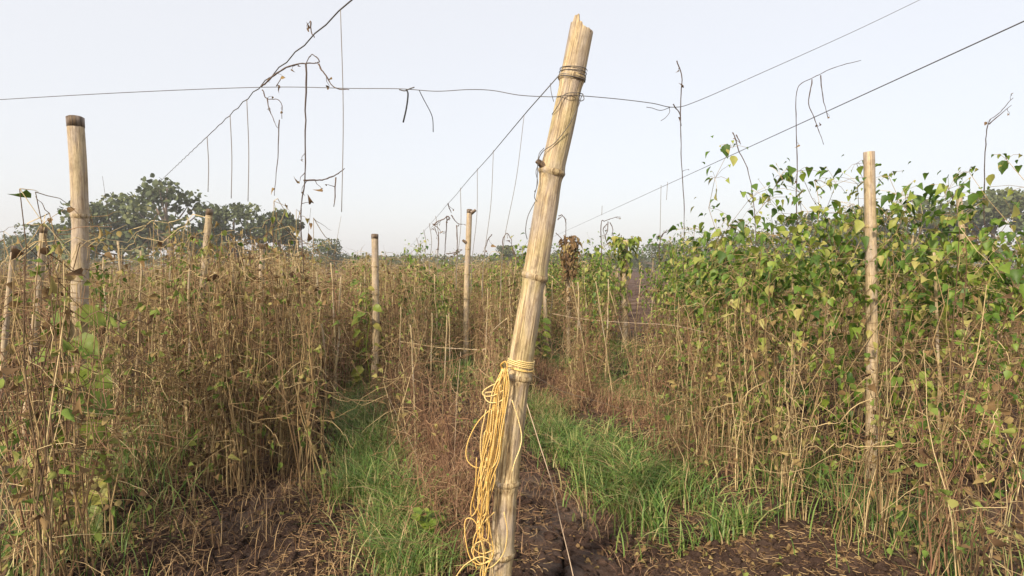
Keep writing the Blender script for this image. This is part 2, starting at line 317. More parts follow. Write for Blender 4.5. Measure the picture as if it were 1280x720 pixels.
# ------------------------------------------------------------------ bamboo posts
def bamboo_post(name, pix, Y, diam, nodes, label, group=None, mat='bamboo', sides=28, broken=False, top_dark=True, stubs=()):
    """pix: list of picture points from top to bottom, turned into places at depth Y; carried on into the soil"""
    P = [at(px, py, Y if not isinstance(Y, tuple) else Y[0]+(Y[1]-Y[0])*k/(len(pix)-1)) for k, (px, py) in enumerate(pix)]
    last = P[-1]; d = unit(P[-1]-P[-2]); gzv = gz(last[0], last[1])-.25
    if last[2] > gzv+.05: P.append(last+d*((last[2]-gzv)/max(.2, -d[2])))
    P = cat(np.array(P)[::-1], 14)                       # bottom to top
    base = P[0].copy(); base[2] = gz(P[0][0], P[0][1]); root = empty(name, base, label, 'post', group)
    P = P-base; s = np.concatenate([[0], np.cumsum(np.linalg.norm(np.diff(P, axis=0), axis=1))]); tot = s[-1]
    ss = np.linspace(0, tot, max(40, int(tot/.012) if broken else 40)); Pd = np.stack([np.interp(ss, s, P[:, k]) for k in range(3)], 1)
    npy = [n for n in nodes if n > 1]
    ns = np.array([n*tot for n in nodes if n <= 1]+[np.interp(at(640, n, Y)[2]-base[2], P[:, 2], s) for n in npy])                # node places as a share of the length, from the base
    r0 = diam/2*(1.03-(.04 if broken else .10)*ss/tot); r = r0.copy()
    for n in ns: r += diam*(.055*np.exp(-((ss-n)/.022)**2)-.03*np.exp(-((ss-n+.045)/.05)**2))
    mb = MB(); rough = lambda a, q: 1+.02*np.sin(3*a+q*3)+.012*np.sin(7*a+q*9)
    if broken:
        n = 56; a = np.arange(n)*2*PI/n; off = np.zeros((len(ss), n))
        T, Nn, B = frames(Pd); side = (Nn[-1][0]*np.cos(a)+B[-1][0]*np.sin(a))
        jag = -.042*np.clip((side+.5), 0, 2)**.55+.016*np.clip(side-.3, 0, 1)+.0025*np.sin(a*9)+.0025*np.sin(a*17+1)+.010*np.exp(-((side+.55)/.12)**2)
        jag[side < -.8] -= .015
        off[-1] = jag; off[-2] = jag*.6; off[-3] = jag*.3
        tube(mb, Pd, r, n, .5, False, off, rough)
        culm = mb.obj('culm', M[mat], root)
        ib = MB(); k = 14; tube(ib, Pd[-k:], r[-k:]*.80, n, .5, False, off[-k:]); 
        # rim joining outer and inner wall
        T, Nn, B = frames(Pd); e = Pd[-1]+(Nn[-1]*np.cos(a)[:, None]+B[-1]*np.sin(a)[:, None])*(r[-1]*rough(a, ss[-1]))[:, None]+T[-1]*jag[:, None]
        T2, N2, B2 = frames(Pd[-k:]); a2 = a
        ei = ib.v[0].reshape(k, n, 3)[-1]
        # match inner ring to outer ring by angle
        j = np.array([np.argmin(np.linalg.norm(ei-q, axis=1)) for q in e]); j2 = np.arange(n)
        V = np.concatenate([e, ei[j]]); ib.add(V, np.stack([j2, (j2+1) % n, n+(j2+1) % n, n+j2], -1), .5)
        c = Pd[-k]; ib.add(np.concatenate([ib.v[0].reshape(k, n, 3)[0], c[None]]), np.stack([j2, (j2+1) % n, j2*0+n], -1))
        ib.obj('broken_rim', M['bamboo_node'], root)
    else:
        tube(mb, Pd, r, sides, .5, True, None, rough); mb.obj('culm', M[mat], root)
        if top_dark:
            tb = MB(); q = Pd[-1]+unit(Pd[-1]-Pd[-2])*np.array([[-.05], [0], [.006]]); tube(tb, q, np.array([1.04, 1.06, .8])*r[-1], sides, .5); tb.obj('dark_top', M['bamboo_dark'], root)
    for n in ns:
        nb = MB(); q = np.linspace(n-.012, n+.012, 7); Q = np.stack([np.interp(q, s, P[:, k]) for k in range(3)], 1)
        rr = np.interp(q, ss, r)*(1+.07*np.cos(np.linspace(-PI/2, PI/2, 7)))+.0006
        tilt = np.cos(np.arange(sides)*2*PI/sides+n*3)*.004
        tube(nb, Q, rr, sides, .5, False, np.repeat(tilt[None], 7, 0)); nb.obj('node', M['bamboo_node'], root)
    for (f, side, ln) in stubs:
        if f > 1: f = np.interp(at(640, f, Y)[2]-base[2], P[:, 2], s)/tot
        sb = MB(); q = np.array([np.interp(f*tot, s, P[:, k]) for k in range(3)]); rr = diam/2
        a = q+np.array([side*rr*.6, -rr*.5, 0]); b_ = q+np.array([side*(rr+ln), -rr*.6, ln*.5])
        tube(sb, cat([a-[0, 0, .012], (a+b_)/2+[0, 0, -.004], b_+[0, 0, .006]], 4), np.linspace(ln*.45+.008, ln*.3+.004, 9), 12); sb.obj('branch_stub', M['bamboo_dark'], root)
    return root
# the big leaning post with the rope
MY = 2.1
main_pix = [(729, 27), (714.5, 100), (702, 160), (689.5, 215), (685.5, 240), (668.5, 345), (653, 440), (645, 500), (633.5, 603), (625.5, 720)]
main = bamboo_post('bamboo_post', main_pix, MY, .090, [98, 215, 346, 472, 603, 692], 'thick pale leaning bamboo post with a broken top and yellow rope', mat='bamboo', sides=48, broken=True, stubs=[(207, -1, .018)])
SM = 'bamboo posts standing in the crop rows'
def post(pix, Y, d, nodes, label, mat='bamboo_grey', **k):
    k.setdefault('sides', 18); return bamboo_post('bamboo_post', pix, Y, d, nodes, label, SM, mat, **k)
post([(468.5, 293), (469, 345), (470, 420), (467, 488)], 6.5, .085, [.18, .34, .5, .66, .82], 'bamboo post with big yellow-green leaves climbing its lower left side')
post([(587, 262), (585.5, 300), (583.5, 350), (583, 400), (582, 462)], 8, .085, [.2, .36, .5, .64, .78], 'tall slim bamboo post with a side stub, under the sloping wire', stubs=[(.82, -1, .04), (.985, 1, .05)])
post([(782, 300), (781, 350), (781, 440)], 9.4, .10, [.3, .45, .62, .8], 'bamboo post with leaves over its top between green vines and low wire', top_dark=False)
post([(709, 302), (710, 350), (711, 430)], 9.0, .075, [.3, .5, .7], 'bamboo post wrapped in dead grey vine just right of the leaning post', top_dark=False)
post([(680, 352), (682, 400), (683, 452)], 8.2, .06, [.3, .6], 'short greenish bamboo post half hidden behind the leaning post')
post([(94, 147), (99, 230), (100, 330), (96, 500), (91, 664)], 2.95, .082, [.2, .42, .6, .79], 'tall thick bamboo post rising alone from the near left row')
post([(55, 283), (42, 430), (25, 600)], 4.1, .05, [.3, .6], 'thin leaning bamboo pole just left of the near left post')
post([(18, 308), (8, 400), (-4, 560)], 4.6, .045, [.3, .6], 'thin leaning bamboo pole at the left edge of the field')
post([(262, 262), (250, 400), (240, 560)], 4.9, .06, [.3, .55, .8], 'leaning bamboo post among dry stalks under the left wire')
post([(328, 305), (325, 400), (322, 520)], 5.6, .055, [.3, .55, .8], 'straight bamboo post among dry stalks right of the left wire')
post([(1086, 190), (1089, 330), (1090, 470), (1088, 610)], 3.85, .075, [.2, .4, .6, .8], 'bamboo post among green vines in the near right row', top_dark=False)
post([(1198, 238), (1205, 330), (1214, 540)], 4.5, .045, [.3, .6], 'thin grey pole in front of the ploughed field at right')

# ------------------------------------------------------------------ wires and ties on the leaning post
_mp = cat(np.array([at(a, b, MY) for a, b in main_pix]), 10)
def mpost(py):
    ys = [(EYE-q[2]) for q in _mp]; z = at(640, py, MY)[2]; k = np.interp(EYE-z, ys, range(len(ys)))
    return np.array([np.interp(k, range(len(ys)), _mp[:, j]) for j in range(3)])
def ring(py, turns=1, rad=.05, rise=0., r=.0014, wob=.002, ph=0., seed=0, mat='wire'):
    t = np.linspace(0, turns*2*PI, int(28*turns)); q = []
    for a in t:
        c = mpost(py-rise*a/(2*PI)); q.append(c+np.array([math.cos(a+ph)*rad, -math.sin(a+ph)*rad, wob*math.sin(2*a+seed)+.25*rad*math.cos(a+ph)*-.6]))
    return np.array(q)
def wire_thing(name, paths, r, mat, label, catg, group=None, n=6, rndv=.5):
    p0 = paths[0][0]; root = None
    mb = MB()
    for k, p in enumerate(paths): tube(mb, np.asarray(p)-p0, r if np.isscalar(r) else r[k], n, rndv)
    o = mb.obj(name, M[mat]); o.location = p0; return tag(o, label, catg, group)
wire_thing('binding_wire', [ring(87, 2.2, .050, -4, seed=1)], .0015, 'wire', 'thin wire ring bound round the post just above its top node', 'wire')
wire_thing('binding_wire', [ring(101, 2.0, .0505, 2, seed=2)], .0019, 'wire', 'dark wire ring bound round the post on its top node', 'wire')
F_ = MY-.050
wire_thing('binding_wire', [cat([at(729, 118, F_+.03), at(722, 116, F_), at(706, 118, F_-.002), at(697, 133, F_), at(690, 143, F_+.03)], 6),
    cat([at(727, 120, F_+.03), at(722, 135, F_+.004), at(712, 155, F_-.002), at(694, 178, F_-.002), at(680, 188, F_+.01), at(674, 197, F_+.02), at(672, 208, F_+.02)], 6),
    cat([at(728, 117, F_+.02), at(730, 124, F_+.01), at(725, 126, F_), at(723, 119, F_)], 5)], .0016, 'wire', 'loose wire crossing down the front of the leaning post', 'wire')
wire_thing('wire_tail', [cat([at(676, 200, F_+.03), at(670, 214, F_), at(672, 228, F_), at(668, 245, F_+.01), at(671, 252, F_+.02)], 6), cat([at(680, 185, F_+.02), at(673, 196, F_), at(671, 232, F_+.01), at(668, 240, F_)], 6),
    cat([at(669, 252, F_+.02), at(660, 270, F_), at(657, 288, F_), at(659, 299, F_+.02)], 6)], .0014, 'wire', 'loose tangled wire end hanging down the left side of the leaning post', 'wire')
wire_thing('wire_tail', [cat([at(688, 104, MY-.02), at(689, 115, MY-.03), at(692, 127, MY-.02)], 5)], .0012, 'wire', 'short wire end below the knot left of the top node', 'wire')
# crossing wire
cw = [(-60, 128, 2.6), (150, 116, 2.4), (330, 109, 2.25), (438, 110.5, 2.2), (500, 111, 2.16), (545, 114, 2.14), (585, 112, 2.12), (615, 113, 2.12), (650, 119, 2.1), (690, 121, 2.09), (709, 119, 2.04), (730, 120, 2.08), (775, 124, 2.12), (815, 129, 2.16), (842, 134, 2.2), (870, 127, 2.3), (950, 92, 2.5), (1070, 38, 2.8), (1170, -10, 3.0)]
wire_thing('wire', [cat([at(*p) for p in cw], 8)], .0014, 'wire', 'single wire crossing the sky from side to side past the leaning post', 'wire')
wire_thing('wire_tail', [cat([at(508, 112, 2.15), at(510, 118, 2.15), at(508, 135, 2.15), at(504, 153, 2.15)], 6)], .0032, 'tape', 'short straight black strip hanging from the crossing wire, the left one', 'strip')
wire_thing('wire_tail', [cat([at(524, 113, 2.15), at(530, 125, 2.15), at(538, 140, 2.15), at(541, 150, 2.15), at(541.5, 165, 2.15)], 6)], [.0017], 'tape', 'longer bent black strip hanging from the crossing wire, the right one', 'strip')
wire_thing('wire_tail', [cat([at(499, 112, 2.15), at(506, 113.5, 2.15), at(512, 111, 2.15), at(518, 109, 2.15)], 5)], .0022, 'wire', 'short twisted wire knot above the black strips', 'wire')
wire_thing('wire_tail', [cat([at(836, 133, 2.19), at(837, 140, 2.19), at(832, 147, 2.19), at(826, 151, 2.19)], 6), cat([at(838, 134, 2.19), at(826, 138, 2.19), at(815, 135, 2.19), at(808, 134, 2.19)], 6)], .0012, 'wire', 'loose curled wire end right of the post', 'wire')

# wire along the main row, from the leaning post to the far trees
RA = at(698, 95, MY); RB = at(505, 315, 30)
def on_row(px):                      # point of the row wire seen at picture column px
    k = (px-640)/F; t = (k*RA[1]-RA[0])/((RB[0]-RA[0])-k*(RB[1]-RA[1])); q = RA+(RB-RA)*t; return q
t = np.linspace(0, 1, 60)[:, None]
rw = RA+(RB-RA)*t+np.array([0, 0, 1])*(-.05*np.sin(PI*t)+.004*np.sin(t*90))
wire_thing('wire', [np.vstack([mpost(88)+[.03, .05, 0], rw])], .0022, 'wire', 'sloping wire running from the post top down to the distant trees', 'wire')
TG = 'threads hanging from the sloping row wire'
drops = [(655, 630, 302, 'longest thread hanging nearest the leaning post'), (617, 605, 322, 'long thread hanging second from the leaning post'), (597, 590, 326, 'thread hanging down beside the slim side-stub post'), (576, 571, 330, 'thread hanging just left of the slim side-stub post'),
         (537, 537, 326, 'short thread hanging left of the dead vine'), (530, 530, 324, 'faint thread second from the far end of the sloping wire'), (521, 521, 322, 'faint thread at the far end of the sloping wire'), (545, 547, 326, 'short thread hanging beside the dead vine')]
for a, b_, py, lb in drops:
    q = on_row(a); e = at(b_, py, q[1]); mid = (q+e)/2+[(.004*q[1]), 0, 0]
    wire_thing('hanging_thread', [cat([q, mid, e, e+[(e[0]-q[0])*.2, 0, -.25]], 5)], .00055*q[1], 'thread', lb, 'thread', TG)
# wire over the right row
r1 = at(842, 227, 4.7); r2 = at(700, 292, 12.7); dr = (r1-r2)/(r1[1]-r2[1])
rwp = [r2+dr*(y-r2[1]) for y in (1.0, 1.7, 2.5, 3.5, 4.7, 7, 10, 12.7, 15)]
wire_thing('wire', [cat(rwp, 6)], .0019, 'wire', 'wire sloping down to the left over the green vines on the right', 'wire')
def on_right(px):
    k = (px-640)/F; y = (r2[0]-dr[0]*r2[1])/(k-dr[0]); return r2+dr*(y-r2[1])
for px, py, lb in ((825, 296, 'thin thread hanging from the right wire near its post row'), (833, 250, 'very short thread end on the right wire'), (752, 268, 'thin thread crossing the right wire above the forked dead vine')):
    q = on_right(px); e = at(px, py, q[1]); wire_thing('hanging_thread', [cat([q+[0, 0, .12 if px == 752 else .02], (q+e)/2, e], 5)], .00045*q[1], 'thread', lb, 'thread', 'threads on the right wire')
# wire over the left row
la = at(460, -20, 2.3); lb_ = at(205, 222, 9)
tt = np.linspace(0, 1, 50)[:, None]; lw = lb_+(la-lb_)*tt+np.array([0, 0, 1])*.008*np.sin(tt*160)
la2 = la+(la-lb_)*.1
wire_thing('wire', [np.vstack([(lb_+(lb_-la)*.55+np.array([0, 0, -.25]))[None], (lb_+(lb_-la)*.25+np.array([0, 0, -.05]))[None], lw, la2[None]])], .0034, 'wire', 'vine-wrapped wire sloping up from the trees on the left', 'wire')
def on_left(px):
    k = (px-640)/F; t = (k*lb_[1]-lb_[0])/((la[0]-lb_[0])-k*(la[1]-lb_[1])); return lb_+(la-lb_)*t
for px, py, lb in ((263, 240, 'faint thread farthest along the left wire'), (292, 248, 'thin thread on the left wire beside the faint one'), (313, 252, 'thin straight thread in the middle of the left wire'), (430, 265, 'long thread near the upper end of the left wire')):
    q = on_left(px); e = at(px-3, py, q[1]); wire_thing('hanging_thread', [cat([q, (q+e)/2+[.01, 0, 0], e], 5)], .0006*q[1]+.0003, 'thread', lb, 'thread', 'threads hanging from the left wire')

# dead vines caught on the wires and poking above the crop
def pixpath(pts, Y, m=6): return cat([at(a, b_, Y) for a, b_ in pts], m)
def dead_vine(paths, Y, r, label, leafs=()):
    r = min(r, .0045) if Y < 4.9 else r; P0 = at(paths[0][0][0], paths[0][0][1], Y); mb, lb = MB(), MB()
    for p in paths:
        q = pixpath(p, Y); n = len(q); q = q+np.cumsum(R.normal(size=(n, 3))*.0009*Y**.5, 0)-P0
        tube(mb, q, np.linspace(r, r*.5, n)*(.8+.4*R.random(n)), 5, R.random())
        for k in range(max(1, n//9)):
            i = int(R.integers(0, n)); d = unit(R.normal(size=3)*[1, .6, .8]-[0, 0, .4]); t = np.linspace(0, 1, 9)[:, None]; L = .02+.05*R.random()
            tw = q[i]+d*L*t+np.stack([np.cos(t[:, 0]*7), np.sin(t[:, 0]*7), -t[:, 0]], -1)*.006*t; tube(mb, tw, np.linspace(r*.45, r*.2, 9), 4, R.random())
            leaves(lb, tw[-1:], R.normal(size=(1, 3))-[0, 0, 1], R.normal(size=(1, 3)), np.array([.012+.018*R.random()]), R.random(1)*.4, np.array([1.2]))
    o = mb.obj('dead_vine', M['vine_dark']); o.location = P0; lb.obj('dead_leaves', M['dryleaf'], o); return tag(o, label, 'dead vine', 'dead vines caught above the crop')
Yv = on_row(558)[1]
dead_vine([[(542, 281), (548, 276), (556, 272), (562, 269), (565, 271), (563, 268), (561, 269)], [(558, 270), (557.5, 300), (557, 332)], [(564, 269), (567, 275), (572, 281), (577, 281.5)], [(558, 317), (565, 317), (572, 316), (578, 312)], [(571, 281), (571, 317), (569.5, 328)], [(560, 254), (562, 260), (564, 264)]], Yv, .0011*Yv, 'dead vine draped on the sloping wire in the middle of the sky')
dead_vine([[(542, 281), (545, 284), (549, 288), (549, 293)], [(548, 290), (547, 305), (546, 322)], [(543, 284), (546, 292), (548, 295)], [(541, 280), (546, 281), (549, 278)]], Yv+.3, .0009*Yv, 'small hooked dead vine hanging beside the draped one')
dead_vine([[(615, 293), (611, 300), (608, 308), (605, 322)]], 4, .004, 'dark thickened stem end on the second thread')
dead_vine([[(629, 312), (630, 296), (635, 291), (640, 297), (642, 306), (646, 318)], [(640, 310), (645, 322), (649, 330)]], 5.5, .0055, 'arched dead vine tip just left of the leaning post')
dead_vine([[(698, 270), (703, 268), (707, 276), (707, 288), (706, 308), (707, 340)], [(695, 291), (700, 296), (705, 302)], [(697, 275), (702, 270)]], 7.5, .007, 'hooked dead vine tip just right of the leaning post')
dead_vine([[(752, 345), (752, 283), (757, 277), (765, 274), (773, 271), (777, 271)], [(760, 277), (760, 288), (757, 296), (759, 304), (762, 306)], [(762, 278), (764, 286), (765, 295)], [(759, 280), (755, 288), (758, 300)]], 7.8, .007, 'forked dead vine with a bent arm above the green vines')
dead_vine([[(824, 330), (826, 305), (828, 294), (833, 290), (838, 285)], [(827, 296), (834, 288)]], 7, .007, 'short grey twig poking up at the right of the green vines')
dead_vine([[(326, 108), (340, 98), (362, 84), (385, 80), (398, 80), (402, 76), (393, 68), (386, 78)], [(382, 80), (381, 150), (380, 225), (376, 250), (375, 280), (378, 340)], [(398, 80), (408, 95), (420, 108), (438, 112)], [(380, 226), (400, 225), (418, 222), (430, 215)], [(388, 26), (390, 38), (396, 47)], [(420, 222), (418, 260)]], 2.9, .0045, 'large dead vine draped on the left wire')
dead_vine([[(328, 112), (334, 122), (350, 125), (352, 146)], [(349, 150), (346, 190), (342, 245)], [(334, 122), (340, 142), (348, 158)], [(345, 108), (350, 98)]], 3.2, .0035, 'hooked dead vine hanging below the left wire')
dead_vine([[(1000, 330), (996, 260), (997, 205), (995, 150), (996, 112), (1015, 99), (1040, 88), (1072, 80)], [(1026, 94), (1028, 120), (1034, 150)], [(1015, 99), (1012, 130), (1022, 155), (1030, 180)]], 4.6, .0075, 'dead vine with long bent arm above the near right row')
dead_vine([[(846, 76), (852, 95), (851, 130), (852, 190), (856, 260), (855, 340)], [(842, 130), (850, 142), (852, 158)]], 4, .006, 'thin dead vine tip beside the right end of the crossing wire')
dead_vine([[(916, 165), (926, 190), (938, 222), (944, 270), (946, 330)], [(920, 168), (925, 180)]], 4.2, .011, 'stubby dead stalk left of the near right post')
dead_vine([[(1236, 330), (1230, 250), (1232, 180), (1238, 152), (1252, 140), (1266, 123)], [(1236, 155), (1262, 132)]], 4.2, .008, 'short twig poking out of the right-hand vines')

# low wires and strings
wire_thing('wire', [cat([at(690, 392, 6.5), at(730, 399, 6.3), at(780, 403, 6.1), at(842, 407, 5.9), at(900, 420, 5.2), at(1000, 440, 4.6), at(1290, 470, 4)], 6)], .0028, 'pale_string', 'pale low wire strung across the right rows at knee height', 'wire')
wire_thing('wire', [cat([at(760, 380, 9), at(842, 379, 8.6), at(960, 395, 7), at(1130, 425, 5.5), at(1290, 418, 5)], 6)], .0025, 'pale_string', 'faint upper low wire behind the right green vines', 'wire')
wire_thing('string', [cat([at(657, 500, 2.6), at(664, 522, 2.55), at(676, 560, 2.5), at(690, 605, 2.45), at(700, 650, 2.4), at(712, 700, 2.38), at(722, 745, 2.3)], 8)], .0024, 'pale_string', 'pale twisted string running down from the leaning post to the mud', 'string')
wire_thing('string', [cat([at(576, 440, 3.6), at(571, 500, 3.5), at(568, 570, 3.4), at(565, 636, 3.3)], 8)], .0014, 'pale_string', 'thin upright pale thread left of the rope', 'string')
wire_thing('string', [cat([at(478, 478, 5), at(492, 510, 4.4), at(520, 568, 3.7), at(545, 622, 3.2), at(572, 688, 2.8), at(590, 735, 2.6)], 8)], .0018, 'pale_string', 'straight straw-coloured cord slanting down over the left grass', 'string')
wire_thing('fallen_branch', [cat([at(500, 427, 6.4), at(520, 430, 6.3), at(545, 434, 6.2), at(575, 436, 6.1), at(606, 437, 6.0), at(609, 428, 5.9), at(618, 412, 5.8), at(634, 398, 5.6)], 6), cat([at(602, 437, 6.0), at(605, 444, 6.0), at(606, 452, 6)], 4)], .007, 'stake', 'thin pale bent branch lying across the dry stalks left of the leaning post', 'branch')
wire_thing('wire', [cat([at(640, 462, 2.14), at(668, 470, 2.5), at(700, 488, 3.1), at(740, 500, 3.6), at(790, 515, 4.2)], 6)], .0016, 'pale_string', 'thin wire slanting right from the tied part of the leaning post', 'wire')

# ------------------------------------------------------------------ yellow rope hank tied to the post
rope0 = mpost(455).copy()
rroot = empty('rope', rope0, 'tangled hank of yellow rope tied to the leaning post', 'rope')
def rope_part(name, paths, r=.0020, rn=.5, mat='rope'):
    mb = MB()
    for k, p in enumerate(paths): tube(mb, p-rope0, r, 8, np.clip(rn+(R.random()-.5)*.7, 0, 1))
    return mb.obj(name, M[mat], rroot)
rope_part('binding', [ring(456, 3.3, .050, 2.2, seed=3), ring(459, 1.2, .052, -1, seed=5, ph=1)], .0024, .9)
rope_part('knot', [cat([at(629, 462, 2.04), at(626, 456, 2.03), at(632, 452, 2.02), at(634, 460, 2.01), at(628, 466, 2.02), at(627, 460, 2.04)], 6)], .003, .3)
strands = []
for k in range(19):
    f = R.random(); yy = 2.035-.03*R.random()
    x0 = 628+8*R.random(); j = lambda a: (R.random()-.5)*a
    p = [(x0, 462+j(4)), (617+20*f+j(3), 482+j(6)), (613+22*f+j(4), 510), (611+20*f+j(6), 540), (608+18*f+j(6), 572), (603+17*f+j(6), 600), (598+15*f+j(8), 632), (595+16*f+j(10), 662), (597+18*f+j(12), 690), (596+20*f+j(14), 716), (594+20*R.random(), 740)]
    n = int(R.integers(5, 9)) if k > 5 else 11
    strands.append(cat([at(a, b_, yy-.004*math.sin(i*1.3+k)) for i, (a, b_) in enumerate(p[:n])], 6))
    if n < 11:   # turns back up: a loop end
        e = p[n-1]; q = [e, (e[0]-5+j(8), e[1]+13), (e[0]-10+j(8), e[1]+2), (e[0]-4+j(6), e[1]-26), (e[0]+j(6), e[1]-60)]
        strands[-1] = cat([at(a, b_, yy-.003*i) for i, (a, b_) in enumerate(p[:n]+q[1:])], 6)
rope_part('hanging_strand', strands[:9]); 
for s_ in strands[9:]: rope_part('hanging_strand', [s_])
loops = [[(622, 505), (602, 522), (590, 540), (583, 560), (584, 575), (594, 584), (608, 583), (618, 574)],
         [(628, 480), (618, 489), (607, 491), (606, 497), (612, 503), (624, 502), (634, 494), (638, 484)],
         [(626, 478), (614, 482), (604, 489), (606, 495), (618, 494), (632, 486)],
         [(616, 530), (606, 540), (603, 552), (606, 560), (612, 556), (615, 545), (614, 532)],
         [(605, 588), (596, 605), (592, 630), (598, 645), (600, 660), (592, 690), (596, 712)],
         [(612, 580), (604, 600), (596, 618), (604, 640), (596, 655)],
         [(602, 665), (592, 650), (584, 648), (581, 655), (582, 675), (588, 698), (600, 706), (612, 700)],
         [(640, 500), (648, 525), (652, 545), (650, 560), (644, 576), (640, 590)],
         [(615, 682), (606, 676), (594, 680), (590, 690), (600, 704), (614, 700), (618, 690)],
         [(618, 640), (606, 652), (594, 668), (592, 684), (602, 692), (616, 688)],
         [(616, 700), (600, 696), (584, 704), (576, 712), (570, 722), (566, 735)],
         [(630, 640), (634, 665), (630, 690), (618, 706), (606, 712)]]
for k, l in enumerate(loops):
    yy = 2.02-.004*k/3
    rope_part('loop', [cat([at(a, b_, yy+.010*math.sin(i*.9+k)) for i, (a, b_) in enumerate(l)], 7)], .0021, .7 if k % 2 else .5)

# ------------------------------------------------------------------ dried vine plants
def dry_plant(rng, H, nst, twigs, nleaf, spread=.13, r0=.0038):
    st, lf = MB(), MB(); K = 9
    z = np.linspace(0, 1, K)[None]; h = H*(.45+.6*rng.random((nst, 1)))
    base = (rng.random((nst, 2))-.5)*spread; lean = (rng.random((nst, 2))-.5)*.30
    wob = np.cumsum((rng.random((nst, K, 2))-.5)*.085, 1)
    P = np.zeros((nst, K, 3)); P[..., :2] = base[:, None]+lean[:, None]*z[..., None]*H*.5+wob*z[..., None]**.5; P[..., 2] = z*h
    droop = rng.random(nst) < .25; P[droop, -1, 2] -= .10; P[droop, -1, 0] += .06
    tubes(st, P, r0*(1.1-.7*z)*(.6+.7*rng.random((nst, 1))), 3, rng.random(nst))
    T = twigs; si = rng.integers(0, nst, T); ki = rng.integers(2, K, T); o = P[si, ki]
    d = unit(np.stack([rng.normal(size=T), rng.normal(size=T), rng.normal(size=T)*.6-.1], -1)); L = .06+.22*rng.random((T, 1, 1))
    q = np.linspace(0, 1, 6)[None, :, None]; W = o[:, None]+d[:, None]*q*L; W[..., 2] -= (q[..., 0]**2)*.10*rng.random((T, 1)); W += np.cumsum((rng.random((T, 6, 3))-.5)*.016, 1)*(q > 0)
    tubes(st, W, np.broadcast_to(.0017*(1.1-.6*q[..., 0]), (T, 6)), 3, rng.random(T))
    V_ = max(4, nst//2); si = rng.integers(0, nst, V_); o = P[si, rng.integers(3, K, V_)]; n_ = 16
    a0 = rng.random((V_, 1))*6.28+np.cumsum(rng.normal(size=(V_, n_))*.45, 1); stp = (.03+.03*rng.random((V_, 1)))
    G = np.stack([np.cumsum(np.cos(a0)*stp, 1), np.cumsum(np.sin(a0)*stp, 1), np.cumsum(rng.normal(size=(V_, n_))*.018-.012, 1)], -1)+o[:, None]; G[..., 2] = np.maximum(G[..., 2], .02); G[:, 0] = o
    tubes(st, G, np.broadcast_to(np.linspace(.0026, .0012, n_)[None], (V_, n_)), 3, rng.random(V_))
    if nleaf:
        ti = rng.integers(0, T, nleaf); pi_ = rng.integers(2, 6, nleaf); pos = W[ti, pi_]
        leaves(lf, pos, rng.normal(size=(nleaf, 3))-[0, 0, .7], rng.normal(size=(nleaf, 3)), .015+.03*rng.random(nleaf), rng.random(nleaf), rng.random(nleaf)*1.2)
    return st, lf
RV = np.random.default_rng(11)
DRY = []
for k in range(12):
    tall = k < 8
    st, lf = dry_plant(RV, 1.45 if tall else .75, 13 if tall else 9, 70 if tall else 44, 90 if tall else 26, .2)
    DRY.append((st, lf, st.mesh('dry_stems', M['dryred' if k in (1, 5, 9, 11) else 'dry']), lf.mesh('dead_leaves', M['dryleaf'])))
def dry_thing(k, x, y, rz, sc, label, group, child=True, zs=1.):
    o = bpy.data.objects.new('dried_plant', DRY[k][2]); C.objects.link(o); o.location = (x, y, gz(x, y)-.02); o.rotation_euler = (RV.normal()*.05, RV.normal()*.05, rz); o.scale = (sc, sc, sc*zs)
    tag(o, label, 'dried plant', group)
    if child:
        c = bpy.data.objects.new('dead_leaves', DRY[k][3]); C.objects.link(c); c.parent = o
    return o
def pxof(x, y): return 640+F*x/y
def Mx(x, y, z, rz, sc, zs=1.):
    c, s = math.cos(rz)*sc, math.sin(rz)*sc; return np.array([[c, -s, 0, x], [s, c, 0, y], [0, 0, sc*zs, z], [0, 0, 0, 1]])
# plants row by row, nearest first
spots = []
for u in ROWS:
    v = 1.5
    while v < 34:
        x, y = xy(u+RV.normal()*.14, v+RV.normal()*.05); v += (.17 if y < 12 else .30)*(.7+.6*RV.random())
        if y < 1.8 or y > 33 or abs(x/y) > 1.02: continue
        p = pxof(x, y); gap = fbm(np.array([x*.9]), np.array([y*.9]), 5)[0]
        if y < 3.0 and 420 < p < 860: continue
        if 455 <= p <= 838 and y < 6.2: continue                       # open foreground in the middle
        if p > 425 and p < 455 and y < 7: continue
        if x > 2.6 and y > 12.5 and y < 60 and p > 770: continue              # the bare ploughed field
        if 650 < p < 850 and y < 9.5 and RV.random() < .62: continue
        if 786 < p < 846 and y > 8.2: continue
        spots.append((y, x, p, u))
for _ in range(900):                                             # self-sown plants between the rows
    y = 6.3+16*RV.random()**1.2; p = RV.uniform(200, 700) if RV.random() < .8 else RV.uniform(700, 1240); x = (p-640)/F*y
    if (x > 2.6 and y > 12 and p > 770) or (p < 438 and y < 5) or (786 < p < 846 and y > 8) or (p > 650 and RV.random() < .5): continue
    spots.append((y, x, p, 9))
for _ in range(60):
    y = 3.6+3*RV.random(); p = RV.uniform(230, 395); x = (p-640)/F*y; spots.append((y, x, p, -1.35))
PV = [(469, 6.5), (584, 8), (781, 9.4), (683, 8.2)]
spots = [q for q in spots if not any(abs(q[2]-a)*q[0] < 110 and q[0] < b_ for a, b_ in PV)]
spots = [q for q in spots if not (455 < q[2] < 650 and q[0] < 7.5 and RV.random() < .7)]
spots.sort()
LM = [(94, 'the tall near left post'), (250, 'the leaning left-row post'), (325, 'the straight left-row post'), (468, 'the leafy left post'), (584, 'the slim side-stub post'), (650, 'the thick leaning post'), (711, 'the vine-wrapped post'), (781, 'the leafy-topped post'), (1089, 'the near right post'), (1205, 'the thin grey pole')]
HW = ['squat', 'shortish', 'medium-height', 'tall', 'very tall']
